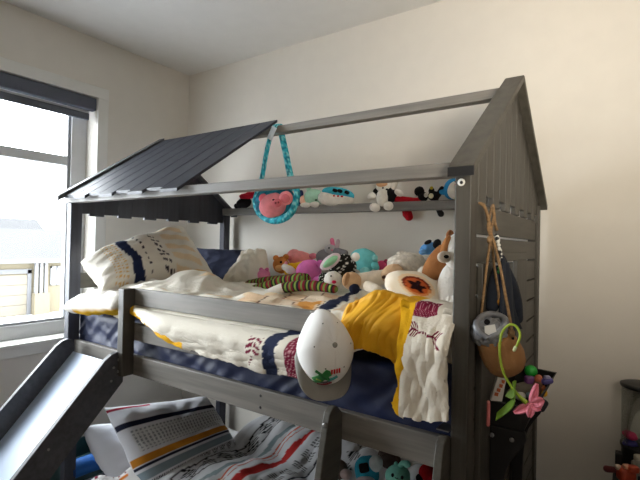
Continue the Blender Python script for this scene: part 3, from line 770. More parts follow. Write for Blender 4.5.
sn = E('snout', (1.021,0.415,1.681), (0.0225,0.0157,0.0189), pk2, t, roll=-25); E('nostril', (1.032,0.392,1.679), (0.0040,0.0031,0.0044), fab((150, 70, 84)), sn); E('nostril', (1.049,0.392,1.681), (0.0040,0.0031,0.0044), fab((150, 70, 84)), sn)
E('ear', (0.896,0.460,1.713), (0.0190,0.0118,0.0213), pk2, t, roll=25); E('eye', (0.994,0.422,1.697), (0.0055,0.0036,0.0045), blackp, t)

# ------------------------------------------------------------------ baseball cap over the guard rail end
cap = thing('baseball_cap', 'white baseball cap with grey brim hanging from the guard rail end', 'cap', (1.598,-0.050,1.048))
cc_ = V((1.604,-0.055,1.207)); Rx = V((.58, .81, .03)).normalized()           # lateral axis of the cap
up_ = V((.80, -.56, .24)).normalized(); up_ = (up_-Rx*up_.dot(Rx)).normalized(); fw_ = Rx.cross(up_)
if fw_.z > 0: fw_ = -fw_
capm = plain('white_cotton_twill', (238, 237, 234), rough=.85, var=.02, bmp=.3, bscale=300, spec=.2)
brimm = plain('grey_cotton_twill', (150, 148, 142), rough=.9, var=.05, bmp=.4, bscale=400, spec=.15)
CX, CYF, CHT = .080, .104, .085
def dome(u, v, k=1.0):
    a = 2*PI*u; r = math.sin(v*PI/2)
    h = (1-r**2.6)**.5 if r < 1 else 0
    f = math.cos(a)*r*CYF; l = math.sin(a)*r*CX*(1-.36*max(0, -math.cos(a))*r)
    w = 1+.015*N2(math.cos(a)*3, math.sin(a)*3, v*2)
    dent = .012*max(0, -math.cos(a))*r*r
    return cc_+(Rx*l+fw_*f)*k*w+up_*(h*CHT*k*w-dent)
mk('crown', sheet(lambda u, v: dome(u, .012+v*.988), 64, 26, .003), capm, cap)
for k in range(6):
    a = (k+.0)/6
    mk('seam', tube([tuple(dome(a, .03+.97*i/12, 1.008)) for i in range(13)], .0009, 6, 2), fab((206, 204, 200)), cap)
    mk('eyelet', ell(tuple(dome(a+1/12, .45, 1.006)), (.0034,)*3, seg=10, rings=8), fab((120, 120, 116)), cap)
mk('button', ell(tuple(dome(0, .0, 1.03)), (.0075, .0075, .0075), seg=16, rings=10), brimm, cap)
def brim(u, v):
    a = (u-.5)*PI*.98; s_, c_0 = math.sin(a), max(0, math.cos(a))
    f0, l0 = c_0*CYF*.985, s_*CX*.985
    f1 = c_0**.50*(CYF+.050)-.004; l1 = math.copysign(abs(s_)**.75, s_)*CX*1.03
    l, f = l0+(l1-l0)*v, f0+(f1-f0)*v
    return cc_+Rx*l+fw_*f+up_*(-.020*(l/CX)**2*(.3+.7*v)+.004)
mk('brim', sheet(brim, 50, 16, .004), brimm, cap)
for q in (.25, .45, .65, .85): mk('brim_stitch', tube([tuple(brim(.1+.8*i/16, q)+up_*.0008) for i in range(17)], .0006, 5, 2), fab((172, 170, 164)), cap)
def on_dome(l, f, k=1.045):
    a = math.atan2(l/CX, f/CYF); r = min(1, math.hypot(l/CX, f/CYF)); return dome(a/(2*PI), math.asin(r)/(PI/2), k)
EL = -.022
em = mk('emblem', sheet(lambda u, v: on_dome(EL-.022+.030*u+.006*math.sin(v*9), .066+.022*v+.006*math.sin(u*7)), 14, 10, .0012), plain('emblem_green', (52, 140, 70), rough=.8), cap)
em['label'] = 'green and red embroidered emblem'
def scrib(pts, r, rgb, nm='stitching'):
    mk(nm, tube([tuple(on_dome(EL+p[0], p[1])) for p in pts], r, 6, 4), plain('thread_%d_%d_%d' % rgb, rgb, rough=.8), em)
scrib([(-.036, .092), (-.014, .097), (.004, .098), (.020, .095)], .0026, (140, 40, 56)); scrib([(-.02, .089), (0, .092), (.014, .09)], .0026, (90, 90, 96))
for k in range(4): scrib([(.012+k*.007, .062-k*.0006), (.013+k*.007, .072-k*.0006)], .0028, (206, 56, 60))
scrib([(-.026, .060), (-.014, .070), (-.004, .080), (.010, .086)], .0040, (36, 110, 56)); scrib([(.008, .087), (.020, .084), (.030, .079)], .0040, (60, 160, 160)); scrib([(-.02, .080), (-.008, .086)], .003, (160, 190, 80))
mk('back_strap', tube([tuple(cc_-fw_*CYF*.95+Rx*x_+up_*(-.004)) for x_ in (-.03, 0, .03)], .008, 8, 4, flat=.3), brimm, cap)

# ------------------------------------------------------------------ lower bunk
def low_z(x, y):
    z = .345+.05*N2(x*3.2, y*3.5, 31)+.022*N2(x*9+y*3, y*8, 32)+.012*N2(x*22, y*6+x*4, 33)
    z += .05*sm(.7, 1.0, y)
    return z
def low_pt(u, v):
    x = .42+1.5*u; y = 1.01-.99*v
    z = low_z(x, y)
    if v > .93: z -= .10*(v-.93)/.07
    if u < .04: z -= .04*(1-u/.04)
    return (x, y, z)
def low_col(u, v):
    x = .42+1.5*u; y = 1.01-.99*v; q = x+.03*N2(y*5, x*3, 7)
    W_ = (224, 225, 228); K = (34, 34, 40)
    if .81 < q < .855: return (202, 58, 56)
    if .735 < q < .745 or .762 < q < .768: return (206, 110, 90)
    if .77 < q < .80: return W_
    if .66 < q < .72: return (150, 166, 170) if .68 < q < .71 else W_
    if .53 < q < .62:
        a = (q-.53)/.09; b = (y*9) % 1
        if a < .08 or a > .92: return K
        return K if abs(a-.5)*2 < abs(b*2-1) and (a*9) % 1 < .6 else W_
    if .90 < q < .97: return K if (y*60) % 1 < .3 and (q*40) % 1 < .75 else W_
    if .99 < q < 1.003: return (60, 62, 70)
    if 1.12 < q < 1.2:
        a = (q-1.12)/.08; b = (y*11) % 1
        return K if abs(a-.5) < abs(b-.5) and (a*6) % 1 < .5 else W_
    return W_
t = thing('duvet', 'white duvet with red stripe and black patterns on the lower bunk', 'duvet', (1.1, .5, .27))
mk('cover', sheet(low_pt, 260, 130, .02, low_col), printed('printed_cotton', 300, bmp=.25), t)
def lp_col(a, b, s):
    W_ = (220, 221, 226)
    if s < 0: return (224, 225, 230)
    if b > .93 and a < .32+.3*(b-.93) and b < .965: return (150, 40, 60)
    if .715 < b < .775: return (32, 36, 56)
    if .43 < b < .68 and .05 < a < .97:
        return (142, 146, 148) if (a*30+b*2) % 1 < .45 and (b*26) % 1 < .62 else (212, 213, 213)
    if .315 < b < .40: return (196, 128, 40)
    if .275 < b < .305: return (32, 34, 50)
    if .155 < b < .245: return (136, 152, 160)
    if .02 < b < .14:
        q = (a*11) % 1; c = (b-.02)/.12; t_ = abs(q-.5)*2
        return (34, 34, 40) if c < .10 or c > .92 or (t_ < c and int((c-t_)*6) % 2 == 0) else W_
    return W_
pc = printed('printed_cotton', 300, bmp=.25)
t = thing('pillow', 'white pillow with navy, orange and grey stripes leaning on the lower bunk end', 'pillow', (.3, .45, .3))
mk('pillowcase', pillow((0.440,0.175,0.265), (0.490,0.748,0.324), (0.220,0.740,0.562), (0.180,0.116,0.661), .23, 120, 100, lp_col, 23, .045, .016), pc, t)
t = thing('pillow', 'plain white pillow half hidden behind the striped lower pillow', 'pillow', (.15, .2, .28))
mk('pillowcase', pillow((0.300,0.161,0.224), (0.280,0.864,0.020), (0.050,0.813,0.328), (0.070,0.066,0.560), .26, 60, 50, lambda a, b, s: (228, 230, 236), 27, .0, .02), pc, t)
# odds and ends at the lower left
t = thing('foam_roller', 'blue foam roller lying at the window end of the lower bunk', 'roller', (0.020,0.172,0.324))
T('roller', [(0.000,0.058,0.322), (0.020,0.130,0.330), (0.040,0.250,0.332)], .045, plain('blue_foam', (28, 104, 186), rough=.6), t, round_end=False, seg=20)
mk('end_ring', lathe([(.030, 0), (.046, 0), (.046, .012), (.030, .012)], (0.000,0.058,0.322), (-.05, -.95, -.1), 20), plain('blue_foam_dark', (20, 70, 130), rough=.6), t)
t = thing('blanket', 'white blanket with orange and red marks crumpled under the plain white pillow', 'blanket', (0.200,0.147,0.247))
mk('fold', sheet(lambda u, v: V((0.220,0.022,0.336)).lerp(V((0.350,0.211,0.366)), u)+V((.12*v, -.02*v, -.10*v*v+.015*math.sin(u*9)+.01*N2(u*4, v*4, 2))), 40, 20, .012,
   lambda u, v: (210, 120, 40) if .55 < u < .75 and .15 < v < .3 else ((120, 26, 50) if (u*7) % 1 < .25 and v < .12 else (222, 220, 218))), pc, t)
t = thing('toy_box', 'dark teal toy crate in shadow behind the slide', 'crate', (-0.200,0.205,0.202))
bx_ = V((-0.200,0.205,0.202)); bz = bx_.z
mk('crate_wall', join(box(bx_.x-.13, bx_.x+.11, bx_.y-.12, bx_.y-.105, 0, .33), box(bx_.x-.13, bx_.x+.11, bx_.y+.165, bx_.y+.18, 0, .33), box(bx_.x-.13, bx_.x-.115, bx_.y-.105, bx_.y+.165, 0, .33), box(bx_.x+.095, bx_.x+.11, bx_.y-.105, bx_.y+.165, 0, .33), box(bx_.x-.115, bx_.x+.095, bx_.y-.105, bx_.y+.165, 0, .015)), plain('crate_teal', (34, 70, 74), rough=.5), t, smooth=False, bevel=.003)
mk('crate_rim', join(box(bx_.x-.14, bx_.x+.12, bx_.y-.13, bx_.y-.11, .33, .345), box(bx_.x-.14, bx_.x+.12, bx_.y+.17, bx_.y+.19, .33, .345)), plain('crate_red', (110, 40, 48), rough=.5), t, smooth=False, bevel=.003)

LOW = 'plush toys at the ladder end of the lower bunk'
t = toy('plush_robot', 'teal blue plush with a square black window and white top corner', (1.401,0.620,0.457), LOW)
E('body', (1.395,0.620,0.511), (0.0525,0.0394,0.0657), fab((52, 160, 188)), t, power=.8, roll=-8); E('window', (1.412,0.560,0.554), (0.0212,0.0127,0.0170), blackp, t, power=.4, roll=-12, label='square black window'); E('cap_patch', (1.443,0.610,0.564), (0.0301,0.0301,0.0344), fab((206, 214, 214)), t, label='white corner'); E('belly', (1.409,0.585,0.483), (0.0430,0.0301,0.0258), fab((214, 200, 200)), t)
t = toy('plush_sprout', 'round mint green plush with sleepy face and sprout on its head', (1.569,0.560,0.528), LOW)
mt_ = fab((126, 196, 178))
E('body', (1.568,0.560,0.568), (0.0506,0.0446,0.0446), mt_, t); T('sprout', [(1.576,0.560,0.611), (1.588,0.560,0.626), (1.606,0.560,0.627)], [.010, .010, .014], mt_, t); E('sprout', (1.558,0.560,0.613), (0.0081,0.0081,0.0106), mt_, t)
for px_, c in enumerate(((1.573,0.497,0.599), (1.614,0.495,0.603))): mk('eye', ell(c, (.006, .004, .008), seg=12, rings=8), blackp, t)
T('mouth', [(1.587,0.489,0.597), (1.594,0.487,0.597), (1.601,0.487,0.600)], .0016, blackp, t)
t = toy('plush_mole', 'grey brown plush lying by the ladder at the foot of the lower bunk', (1.259,0.600,0.429), LOW)
E('body', (1.251,0.620,0.477), (0.0410,0.0365,0.0410), fab((120, 104, 94)), t, roll=-20); E('head', (1.228,0.580,0.464), (0.0361,0.0316,0.0316), fab((96, 82, 74)), t); E('paw', (1.324,0.560,0.501), (0.0261,0.0218,0.0218), fab((200, 180, 178)), t)
t = toy('plush_beaver', 'dark brown plush lying between the teal and mint plush toys', (1.410,0.800,0.448), LOW)
E('body', (1.410,0.820,0.487), (0.0520,0.0425,0.0378), fab((92, 74, 68)), t); E('head', (1.378,0.820,0.502), (0.0286,0.0286,0.0238), fab((100, 82, 76)), t); E('ear', (1.362,0.820,0.516), (0.0096,0.0072,0.0096), fab((80, 64, 58)), t)
t = toy('plush_ladybird', 'bright red plush in the shadow beside the right ladder stringer', (1.657,0.660,0.530), LOW)
E('body', (1.644,0.680,0.555), (0.0334,0.0292,0.0376), fab((178, 26, 34)), t); E('head', (1.622,0.660,0.535), (0.0167,0.0167,0.0167), blackp, t)

# ------------------------------------------------------------------ things hanging on the outer gable end
jm = plain('navy_denim', (27, 34, 48), rough=.9, var=.2, scale=25, bmp=.4, bscale=250)
t = thing('jacket', 'dark navy jacket hanging behind the rope basket on the bed end', 'jacket', (2.030,0.261,1.260))
def jac(u, v):
    top = V((2.030,0.171,1.472)); a = V((2.030,0.107,1.269)); b = V((2.030,0.436,1.241)); tr = V((2.030,0.246,1.454))
    p = (top*(1-u)+tr*u)*(1-v)+(a*(1-u)+b*u)*v
    return p+V((.008*math.sin(u*11+v*2)*(.3+v)+.004, .012*math.sin(v*7)*u, 0))
mk('shell', sheet(jac, 40, 50, .008), jm, t)
T('sleeve', [(2.020,0.308,1.434), (2.025,0.358,1.385), (2.025,0.423,1.326), (2.020,0.486,1.266)], [.014, .02, .022, .02], jm, t)
T('sleeve', [(2.020,0.194,1.438), (2.022,0.154,1.390), (2.020,0.144,1.341)], [.013, .018, .018], jm, t)
T('collar', [(2.012,0.252,1.459), (2.016,0.271,1.473), (2.016,0.311,1.458)], .007, jm, t)
# hook + lanyard of beads
t = thing('bead_lanyard', 'black and white beaded lanyard hanging beside the ropes', 'lanyard', (2.025,0.206,1.460))
pts = catmull([(2.020,0.187,1.531), (2.030,0.168,1.508), (2.030,0.182,1.483), (2.030,0.184,1.455), (2.030,0.174,1.428)], 5)
bmat = [plain('bead_white', (226, 224, 218), rough=.3), plain('bead_black', (30, 30, 32), rough=.3), plain('bead_green', (50, 120, 70), rough=.4)]
for i, p in enumerate(pts):
    r = .0055
    mk('bead', ell(tuple(p+V((0, .004*(-1)**i, 0))), (r, r, r), seg=12, rings=8, nz=0), bmat[(0, 1, 0, 0, 1)[i % 5] if i < 15 else (2 if i % 2 else 1)], t)
mk('cord', tube([(2.000,0.261,1.541), (2.020,0.187,1.531), (2.030,0.182,1.483), (2.030,0.174,1.428)], .002, 6, 6), blackp, t)
# rope basket
rope = plain('jute_rope', (144, 114, 80), rough=.95, var=.3, scale=120, bmp=.9, bscale=260, dist=.004)
bk = thing('hanging_basket', 'tan felt basket hanging on twisted jute ropes from the bed end', 'basket', (2.090,-0.018,1.210))
def rp(nm, pts, r=.0036): return mk(nm, tube(pts, r, 8, 8), rope, bk)
rp('rope', [(1.993,0.097,1.620), (2.003,0.109,1.615), (2.010,0.114,1.588), (2.016,0.113,1.553), (2.020,0.110,1.518), (2.013,0.110,1.454), (2.009,0.100,1.382), (2.005,0.090,1.311)])
rp('rope', [(1.993,0.237,1.623), (2.012,0.138,1.590), (2.018,0.095,1.552), (2.022,0.123,1.516), (2.022,0.150,1.453), (2.036,0.140,1.386), (2.039,0.140,1.352)])
rp('rope', [(2.000,0.220,1.619), (2.010,0.191,1.590), (2.020,0.119,1.543), (2.031,0.120,1.505), (2.054,0.090,1.438), (2.073,0.060,1.375), (2.094,0.030,1.302)], .0038)
rp('rope_tail', [(2.000,0.219,1.624), (2.010,0.190,1.596), (2.012,0.196,1.568), (2.012,0.220,1.552)], .0045)
rp('rope_tail', [(2.000,0.080,1.618), (2.012,0.085,1.605), (2.018,0.104,1.571), (2.022,0.100,1.539)], .0042)
mk('knot', ell((2.023,0.092,1.521), (.007, .007, .011), seg=14, rings=10), rope, bk)
mk('knot', ell((2.039,0.140,1.354), (.006, .006, .009), seg=14, rings=10), plain('knot_orange', (176, 120, 40), rough=.9), bk)
mk('knot', ell((2.096,0.025,1.295), (.006, .006, .010), seg=14, rings=10), rope, bk)
felt = plain('tan_felt', (150, 108, 66), rough=.95, var=.08, scale=30, bmp=.5, bscale=200)
bc = V((2.082,0.085,1.188)); ax_ = V((-.32, -.40, .86)).normalized()
RB = .052; HB = .110
prof = [(0.0027, 0.0000), (0.0216, 0.0009), (0.0378, 0.0079), (0.0468, 0.0211), (0.0518, 0.0440), (0.0504, 0.0704), (0.0450, 0.0994), (0.0423, 0.1100), (0.0396, 0.1100), (0.0432, 0.0986), (0.0477, 0.0704), (0.0486, 0.0440), (0.0423, 0.0229), (0.0216, 0.0088), (0.0027, 0.0070)]
mk('bowl', lathe(prof, bc-ax_*.0, ax_, 48), felt, bk)
mk('eyelet', ell((2.095,0.036,1.281), (.004, .004, .004), seg=12, rings=8), blackp, bk)
# grey plastic bag stuffed in it
pb = plain('grey_plastic_film', (120, 122, 127), rough=.3, var=.35, scale=22, bmp=.8, bscale=30, spec=.6, dist=.01)
t = thing('plastic_bag', 'crumpled grey plastic bag bulging out of the hanging basket', 'plastic bag', tuple(bc+ax_*(HB-.03)))
top_c = bc+ax_*(HB+.006)+V((-.004, -.006, .0))
def crinkle(k):
    def f(p, d): return p*(1+.14*N2(d.x*4+k, d.y*4, d.z*4)+.07*N2(d.x*11, d.y*11+k, d.z*11))
    return f
mk('bag_film', ell(tuple(top_c), (.044, .042, .038), yaw=10, pitch=-22, seg=70, rings=44, shape=crinkle(2)), pb, t)
mk('bag_lip', tube([tuple(top_c+V(v)) for v in ((.01, -.045, -.005), (.036, -.03, .015), (.034, .01, .035), (.0, .02, .045), (-.02, -.01, .035), (-.02, -.04, .015), (.01, -.045, -.005))], [.007, .009, .009, .008, .009, .008, .007], 10, 8), pb, t)
mk('label', prism_c([(-.014, -.016), (.015, -.012), (.012, .017), (-.012, .012)], (2.054,-0.012,1.300), (.97, .2, .05), (-.1, -.1, 1), (.0005, -.0015, 0)), plain('white_label', (226, 226, 222), rough=.6), t, smooth=False)['label'] = 'white paper label'
mk('tie_ring', lathe([(.004, 0), (.007, 0), (.007, .003), (.004, .003)], (2.043,0.000,1.319), (.3, -1, .3), 18), blackp, t)
# artificial flower
fl = thing('artificial_flower', 'pink artificial flower with long looping green stem hooked over the basket', 'flower', (2.138,-0.012,1.142))
gm = plain('stem_green', (150, 176, 44), rough=.5, var=.15, scale=30); gm2 = plain('leaf_green', (112, 150, 40), rough=.55, var=.2, scale=30)
mk('stem', tube([(2.108,-0.012,1.265), (2.116,-0.012,1.280), (2.120,-0.012,1.302), (2.111,-0.012,1.319), (2.096,-0.012,1.320), (2.081,-0.012,1.301), (2.076,-0.012,1.268), (2.078,-0.012,1.235), (2.087,-0.012,1.203), (2.103,-0.012,1.178), (2.120,-0.012,1.159), (2.137,-0.012,1.146)], [.0029]*9+[.0032, .004, .006], 10, 8), gm, fl)
T('stem_tip', [(2.108,-0.012,1.263), (2.111,-0.012,1.270)], .0038, plain('stem_tip', (206, 220, 170), rough=.5), fl)
mk('leaf', sheet(lambda u, v: V((2.109,-0.012,1.175)).lerp(V((2.068,-0.012,1.096)), v)+V((.02*math.sin(v*PI), .012*math.sin(v*PI*.5+.3)*(u-.5)-.01*math.sin(v*5), .022*(u-.5)*math.sin(v*PI*.6+.5)+.010*math.sin(v*PI))), 10, 20, .002), gm2, fl)
mk('leaf', sheet(lambda u, v: V((2.105,-0.012,1.179)).lerp(V((2.090,-0.012,1.143)), v)+V((.012*math.sin(v*PI), .022*(u-.5)*math.sin(v*PI), .03*(u-.5)*math.sin(v*PI)+.01)), 10, 16, .002), gm2, fl)
pet = plain('petal_pink', (240, 140, 160), rough=.7, var=.08, scale=20)
fc = V((2.146,-0.012,1.144))
def petal(c1, wd, cup):
    c1 = V(c1); d = c1-fc; n = V((.35, -.93, .1)).normalized(); s = d.cross(n).normalized()
    def f(u, v):
        w_ = wd*(math.sin(min(1, v*.82+.12)*PI)**.7)
        return fc+d*v+s*(u-.5)*2*w_+n*(cup*math.sin(v*PI)*.5-cup*(2*u-1)**2*.6+.004*math.sin(u*9))
    return sheet(f, 12, 14, .002)
for c1, wd, cup in (((2.158,-0.012,1.194), .009, .010), ((2.172,-0.012,1.161), .013, .010), ((2.167,-0.012,1.139), .011, .008), ((2.144,-0.012,1.114), .010, .010), ((2.110,-0.012,1.117), .011, .010)):
    mk('petal', petal(c1, wd, cup), pet, fl)
mk('calyx', ell(tuple(fc), (.005, .005, .005), seg=14, rings=10), pet, fl)

# black bin bracketed to the bed end, with toys
bb = plain('black_bin_plastic', (20, 20, 23), rough=.55, bmp=.1)
bn = thing('wall_bin', 'black open toy bin screwed to the outer end of the bed', 'bin', (2.06, .36, .42))
def lofted(bottom, top, th):       # tapered open box: quads bottom/top loops
    def inset(loop, t):
        c = sum((V(p) for p in loop), V((0, 0, 0)))/4
        return [V(p)+(c-V(p)).normalized()*t for p in loop]
    ib, it = inset(bottom, th*1.4), inset(top, th*1.4); ib = [p+V((0, 0, th)) for p in ib]
    vs = [tuple(p) for p in list(map(V, bottom))+list(map(V, top))+ib+it]
    fs = [(0, 1, 2, 3), (8, 9, 10, 11)]
    for i in range(4):
        j = (i+1) % 4
        fs += [(i, j, 4+j, 4+i), (8+i, 8+j, 12+j, 12+i), (4+i, 4+j, 12+j, 12+i)]
    return vs, fs
X0 = 2.008
bot = [(X0, .20, 1.0), (2.095, .20, 1.0), (2.095, .52, 1.0), (X0, .52, 1.0)]
topl = [(X0, .19, 1.068), (2.118, .19, 1.068), (2.140, .50, 1.102), (X0, .53, 1.102)]
mk('bin_body', lofted(bot, topl, .006), bb, bn, smooth=False)
side = [(X0, .42), (X0, .998), (2.100, .998), (2.102, .975), (2.092, .955), (2.072, .925), (2.058, .90), (2.048, .865), (2.042, .80), (2.036, .60), (2.03, .42)]
for yy in (.198, .505):
    mk('side_panel', prism(side, 'y', yy, yy+.014), bb, bn, smooth=False, bevel=.002)
for c in ((2.013,0.197,0.971), (2.066,0.197,0.971)): mk('screw', disc(c, (0, -1, 0), .0065, .003), plain('screw_grey', (140, 142, 146), rough=.4, metal=.6), bn)
BIN = 'small toys piled in the black bin'
def bint(name, label, c, cat='toy'): return thing(name, label, cat, c, BIN)
t = bint('toy_ball', 'bright green ball on top of the toys in the black bin', (2.073,0.440,1.089), 'ball')
mk('ball', ell((2.073,0.440,1.108), (0.0192,0.0192,0.0192), nz=.0), plain('ball_green', (30, 158, 50), rough=.5), t)
t = bint('toy_figure', 'brown orange toy figure leaning on the green ball', (2.103,0.400,1.058))
E('head', (2.101,0.400,1.097), (0.0124,0.0124,0.0139), plain('figure_orange', (186, 104, 74), rough=.6), t); T('body', [(2.100,0.400,1.082), (2.095,0.400,1.050)], [.015, .018], plain('figure_brown', (110, 72, 52), rough=.7), t)
t = bint('toy_car', 'small purple toy car at the far corner of the black bin', (2.125,0.400,1.080))
E('body', (2.125,0.400,1.096), (0.0169,0.0123,0.0092), plain('toy_purple', (78, 70, 132), rough=.4), t, power=.6, roll=-12); E('roof', (2.125,0.400,1.106), (0.0092,0.0092,0.0061), plain('toy_lilac', (150, 146, 186), rough=.4), t, power=.6); E('wheel', (2.115,0.400,1.085), (0.0049,0.0037,0.0049), black, t); E('wheel', (2.134,0.400,1.093), (0.0049,0.0037,0.0049), black, t)
t = bint('toy_duck', 'small yellow and orange toy near the front edge of the black bin', (2.117,0.400,1.042))
E('body', (2.117,0.400,1.057), (0.0108,0.0092,0.0108), plain('toy_yellow', (222, 170, 40), rough=.5), t); E('head', (2.113,0.400,1.072), (0.0092,0.0092,0.0092), plain('toy_orange', (200, 110, 60), rough=.5), t)
t = bint('toy_block', 'purple and pink building block below the green ball', (2.077,0.400,1.065), 'block')
E('block', (2.077,0.400,1.090), (0.0156,0.0125,0.0109), plain('block_violet', (110, 62, 120), rough=.4), t, power=.35, nz=0); E('stud', (2.074,0.400,1.070), (0.0078,0.0063,0.0063), plain('block_pink', (216, 120, 160), rough=.4), t, power=.6)
t = bint('toy_animal', 'white and grey toy animal lying beside the flower stem in the bin', (2.050,0.360,1.033))
E('body', (2.056,0.360,1.046), (0.0185,0.0154,0.0123), plain('toy_white', (206, 204, 198), rough=.6), t); E('head', (2.034,0.400,1.012), (0.0127,0.0127,0.0111), plain('toy_white', (206, 204, 198), rough=.6), t); E('patch', (2.081,0.360,1.054), (0.0091,0.0091,0.0091), plain('toy_greyblue', (110, 132, 138), rough=.6), t)
t = bint('grey_sock', 'rolled grey brown sock at the back of the black bin', (2.051,0.420,1.042), 'sock')
T('sock', [(2.025,0.400,1.035), (2.049,0.400,1.053), (2.072,0.400,1.067)], [.018, .022, .018], fab((120, 112, 100)), t); E('cuff', (2.022,0.400,1.032), (0.0112,0.0096,0.0128), fab((140, 132, 120)), t)
for i, (c, rgb) in enumerate((((2.026,0.400,0.997), (40, 40, 44)), ((2.061,0.400,1.008), (60, 52, 48)), ((2.098,0.400,1.026), (36, 38, 50)))):
    t = bint('toy_brick', ('black toy brick nearest the leaf in the bin', 'dark brown toy brick under the flower calyx', 'dark blue toy brick behind the upper pink petal')[i], c, 'block')
    mk('brick', ell(c, (.026, .022, .02), power=.4, nz=0, seg=24, rings=16, roll=15*i), plain('brick_%d' % i, rgb, rough=.5), t)
    mk('stud', ell(tuple(V(c)+V((.0, 0, .022))), (.008, .008, .006), seg=12, rings=8, nz=0), plain('brick_%d' % i, rgb, rough=.5), t)
# small card carton
ct = thing('card_carton', 'small white and orange card carton standing in the bin below the basket', 'box', (2.030,0.200,1.083))
cm = plain('carton_white', (226, 222, 214), rough=.6); co_ = plain('carton_orange', (190, 96, 48), rough=.6)
o0 = V((2.023,0.170,1.076)); yv = V((.90, .43, 0)); zv = V((.12, .05, .99)).normalized()
mk('carton', prism_c([(-.008, 0), (.022, 0), (.024, .066), (.0, .075)], o0, yv, zv, (-.008, .018, 0)), cm, ct, smooth=False, bevel=.001)
mk('print', join(*[prism_c([(-.002+k*.005, .016+k*.012), (.008+k*.004, .014+k*.012), (.009+k*.004, .024+k*.012), (-.001+k*.004, .025+k*.012)], o0+V((.0004, -.0009, 0)), yv, zv, (.0004, -.0009, 0)) for k in range(4)]), co_, ct, smooth=False)['label'] = 'orange printed blocks'
# pink stick
t = thing('toy_wand', 'thin pink stick wedged between the front post and black bin', 'stick', (2.030,0.081,1.043))
T('rod', [(2.024,0.106,1.031), (2.024,0.109,1.059), (2.024,0.108,1.086)], .0045, plain('wand_pink', (216, 120, 120), rough=.5), t); E('tip', (2.024,0.107,1.091), (0.0042,0.0042,0.0042), plain('wand_tip', (230, 150, 140), rough=.5), t)

# ------------------------------------------------------------------ dresser corner with dispenser at the right edge
dm_ = plain('dresser_black', (34, 33, 34), rough=.5)
d_ = thing('low_dresser', 'low dark dresser below the frame holding the clear dispenser', 'dresser', (2.75, .9, 0))
mk('carcass', box(2.30, 3.15, .72, 1.10, .04, .58), dm_, d_, smooth=False, bevel=.004)
mk('worktop', box(2.285, 3.165, .70, 1.112, .58, .60), dm_, d_, smooth=False, bevel=.004)
for k in range(2):
    f = mk('drawer', box(2.32+.42*k, 2.72+.42*k, .708, .722, .08, .55), plain('drawer_front', (44, 43, 44), rough=.5), d_, smooth=False, bevel=.004)
    mk('knob', ell((2.52+.42*k, .70, .33), (.014, .016, .014), seg=16, rings=10, nz=0), bolt, f)
jc = V((2.378,1.000,0.747)); zl = jc.z; RJ = .068; zt = (2.369,1.000,0.987)[2]
jar = thing('snack_dispenser', 'clear cylinder dispenser with black lid and base at the right edge', 'dispenser', (jc.x, jc.y, .60))
mk('base', lathe([(.075, 0), (.075, .04), (.068, .06), (.066, zl-.60-.012), (.071, zl-.60), (.071, zl-.594)], (jc.x, jc.y, .60), seg=48), black, jar)
mk('spout', box(jc.x-.085, jc.x-.06, jc.y-.03, jc.y+.01, .62, zl-.035), black, jar, smooth=False, bevel=.004)
mk('cylinder', lathe([(RJ, 0), (RJ, zt-zl), (RJ-.003, zt-zl), (RJ-.003, 0)], (jc.x, jc.y, zl-.006), seg=48, cap0=False, cap1=False), glass('clear_acrylic', (250, 251, 250), .1), jar)
mk('lid', lathe([(.070, 0), (.073, .003), (.073, .012), (.06, .016), (.0005, .018)], (jc.x, jc.y, zt-.014), seg=48), black, jar)
mk('inner_tube', lathe([(.02, 0), (.02, .02), (.012, .03)], (jc.x+.004, jc.y, zl), seg=24), plain('grey_plastic', (90, 92, 94), rough=.5), jar)
for nm, lab, c, r, rgb in (('gift_bow', 'crumpled hot pink wrapper inside the clear dispenser', (2.334,0.985,0.787), (0.0232,0.0194,0.0155), None, (204, 66, 110)), ('gift_bow', 'crumpled violet wrapper at the bottom of the clear dispenser', (2.337,0.985,0.755), (0.0251,0.0193,0.0135), None, (84, 80, 150))) if False else (): pass
t = thing('candy_wrapper', 'crumpled hot pink wrapper inside the clear dispenser', 'wrapper', (2.334,0.985,0.771), 'wrappers in the dispenser')
mk('foil', ell((2.340,0.985,0.788), (0.0270,0.0232,0.0155), seg=30, rings=20, roll=20, shape=crinkle(5)), plain('wrapper_pink', (208, 60, 108), rough=.5), t)
t = thing('candy_wrapper', 'crumpled violet wrapper at the bottom of the clear dispenser', 'wrapper', (2.337,0.985,0.742), 'wrappers in the dispenser')
mk('foil', ell((2.340,0.985,0.756), (0.0270,0.0232,0.0139), seg=30, rings=20, shape=crinkle(9)), plain('wrapper_violet', (76, 72, 150), rough=.5), t)
# toys before it
ro = plain('robot_red', (168, 62, 36), rough=.45); ro2 = plain('robot_maroon', (92, 30, 34), rough=.45); gr_ = plain('robot_grey', (132, 128, 118), rough=.5)
t = thing('toy_robot', 'orange red toy robot with outstretched arm before the dispenser', 'toy robot', ((2.326,0.860,0.664)[0], .86, .60))
E('torso', (2.329,0.860,0.686), (0.0292,0.0219,0.0255), ro, t, power=.5, nz=0); T('arm', [(2.307,0.860,0.694), (2.270,0.870,0.683)], [.010, .013], ro2, t, seg=8); E('head', (2.304,0.850,0.708), (0.0088,0.0088,0.0088), plain('robot_pale', (210, 186, 168), rough=.5), t, power=.6)
E('shoulder', (2.349,0.850,0.714), (0.0180,0.0144,0.0126), ro, t, power=.5, nz=0); E('visor', (2.331,0.850,0.718), (0.0127,0.0109,0.0072), plain('robot_peach', (206, 150, 120), rough=.5), t, power=.5)
for px_ in ((2.314,0.860,0.638), (2.344,0.860,0.648)): mk('leg', box(px_[0]-.014, px_[0]+.014, .85, .875, .60, .645), ro2, t, smooth=False, bevel=.003)
t = thing('toy_robot', 'grey toy robot standing right of the orange red one', 'toy robot', ((2.371,0.900,0.661)[0], .90, .60))
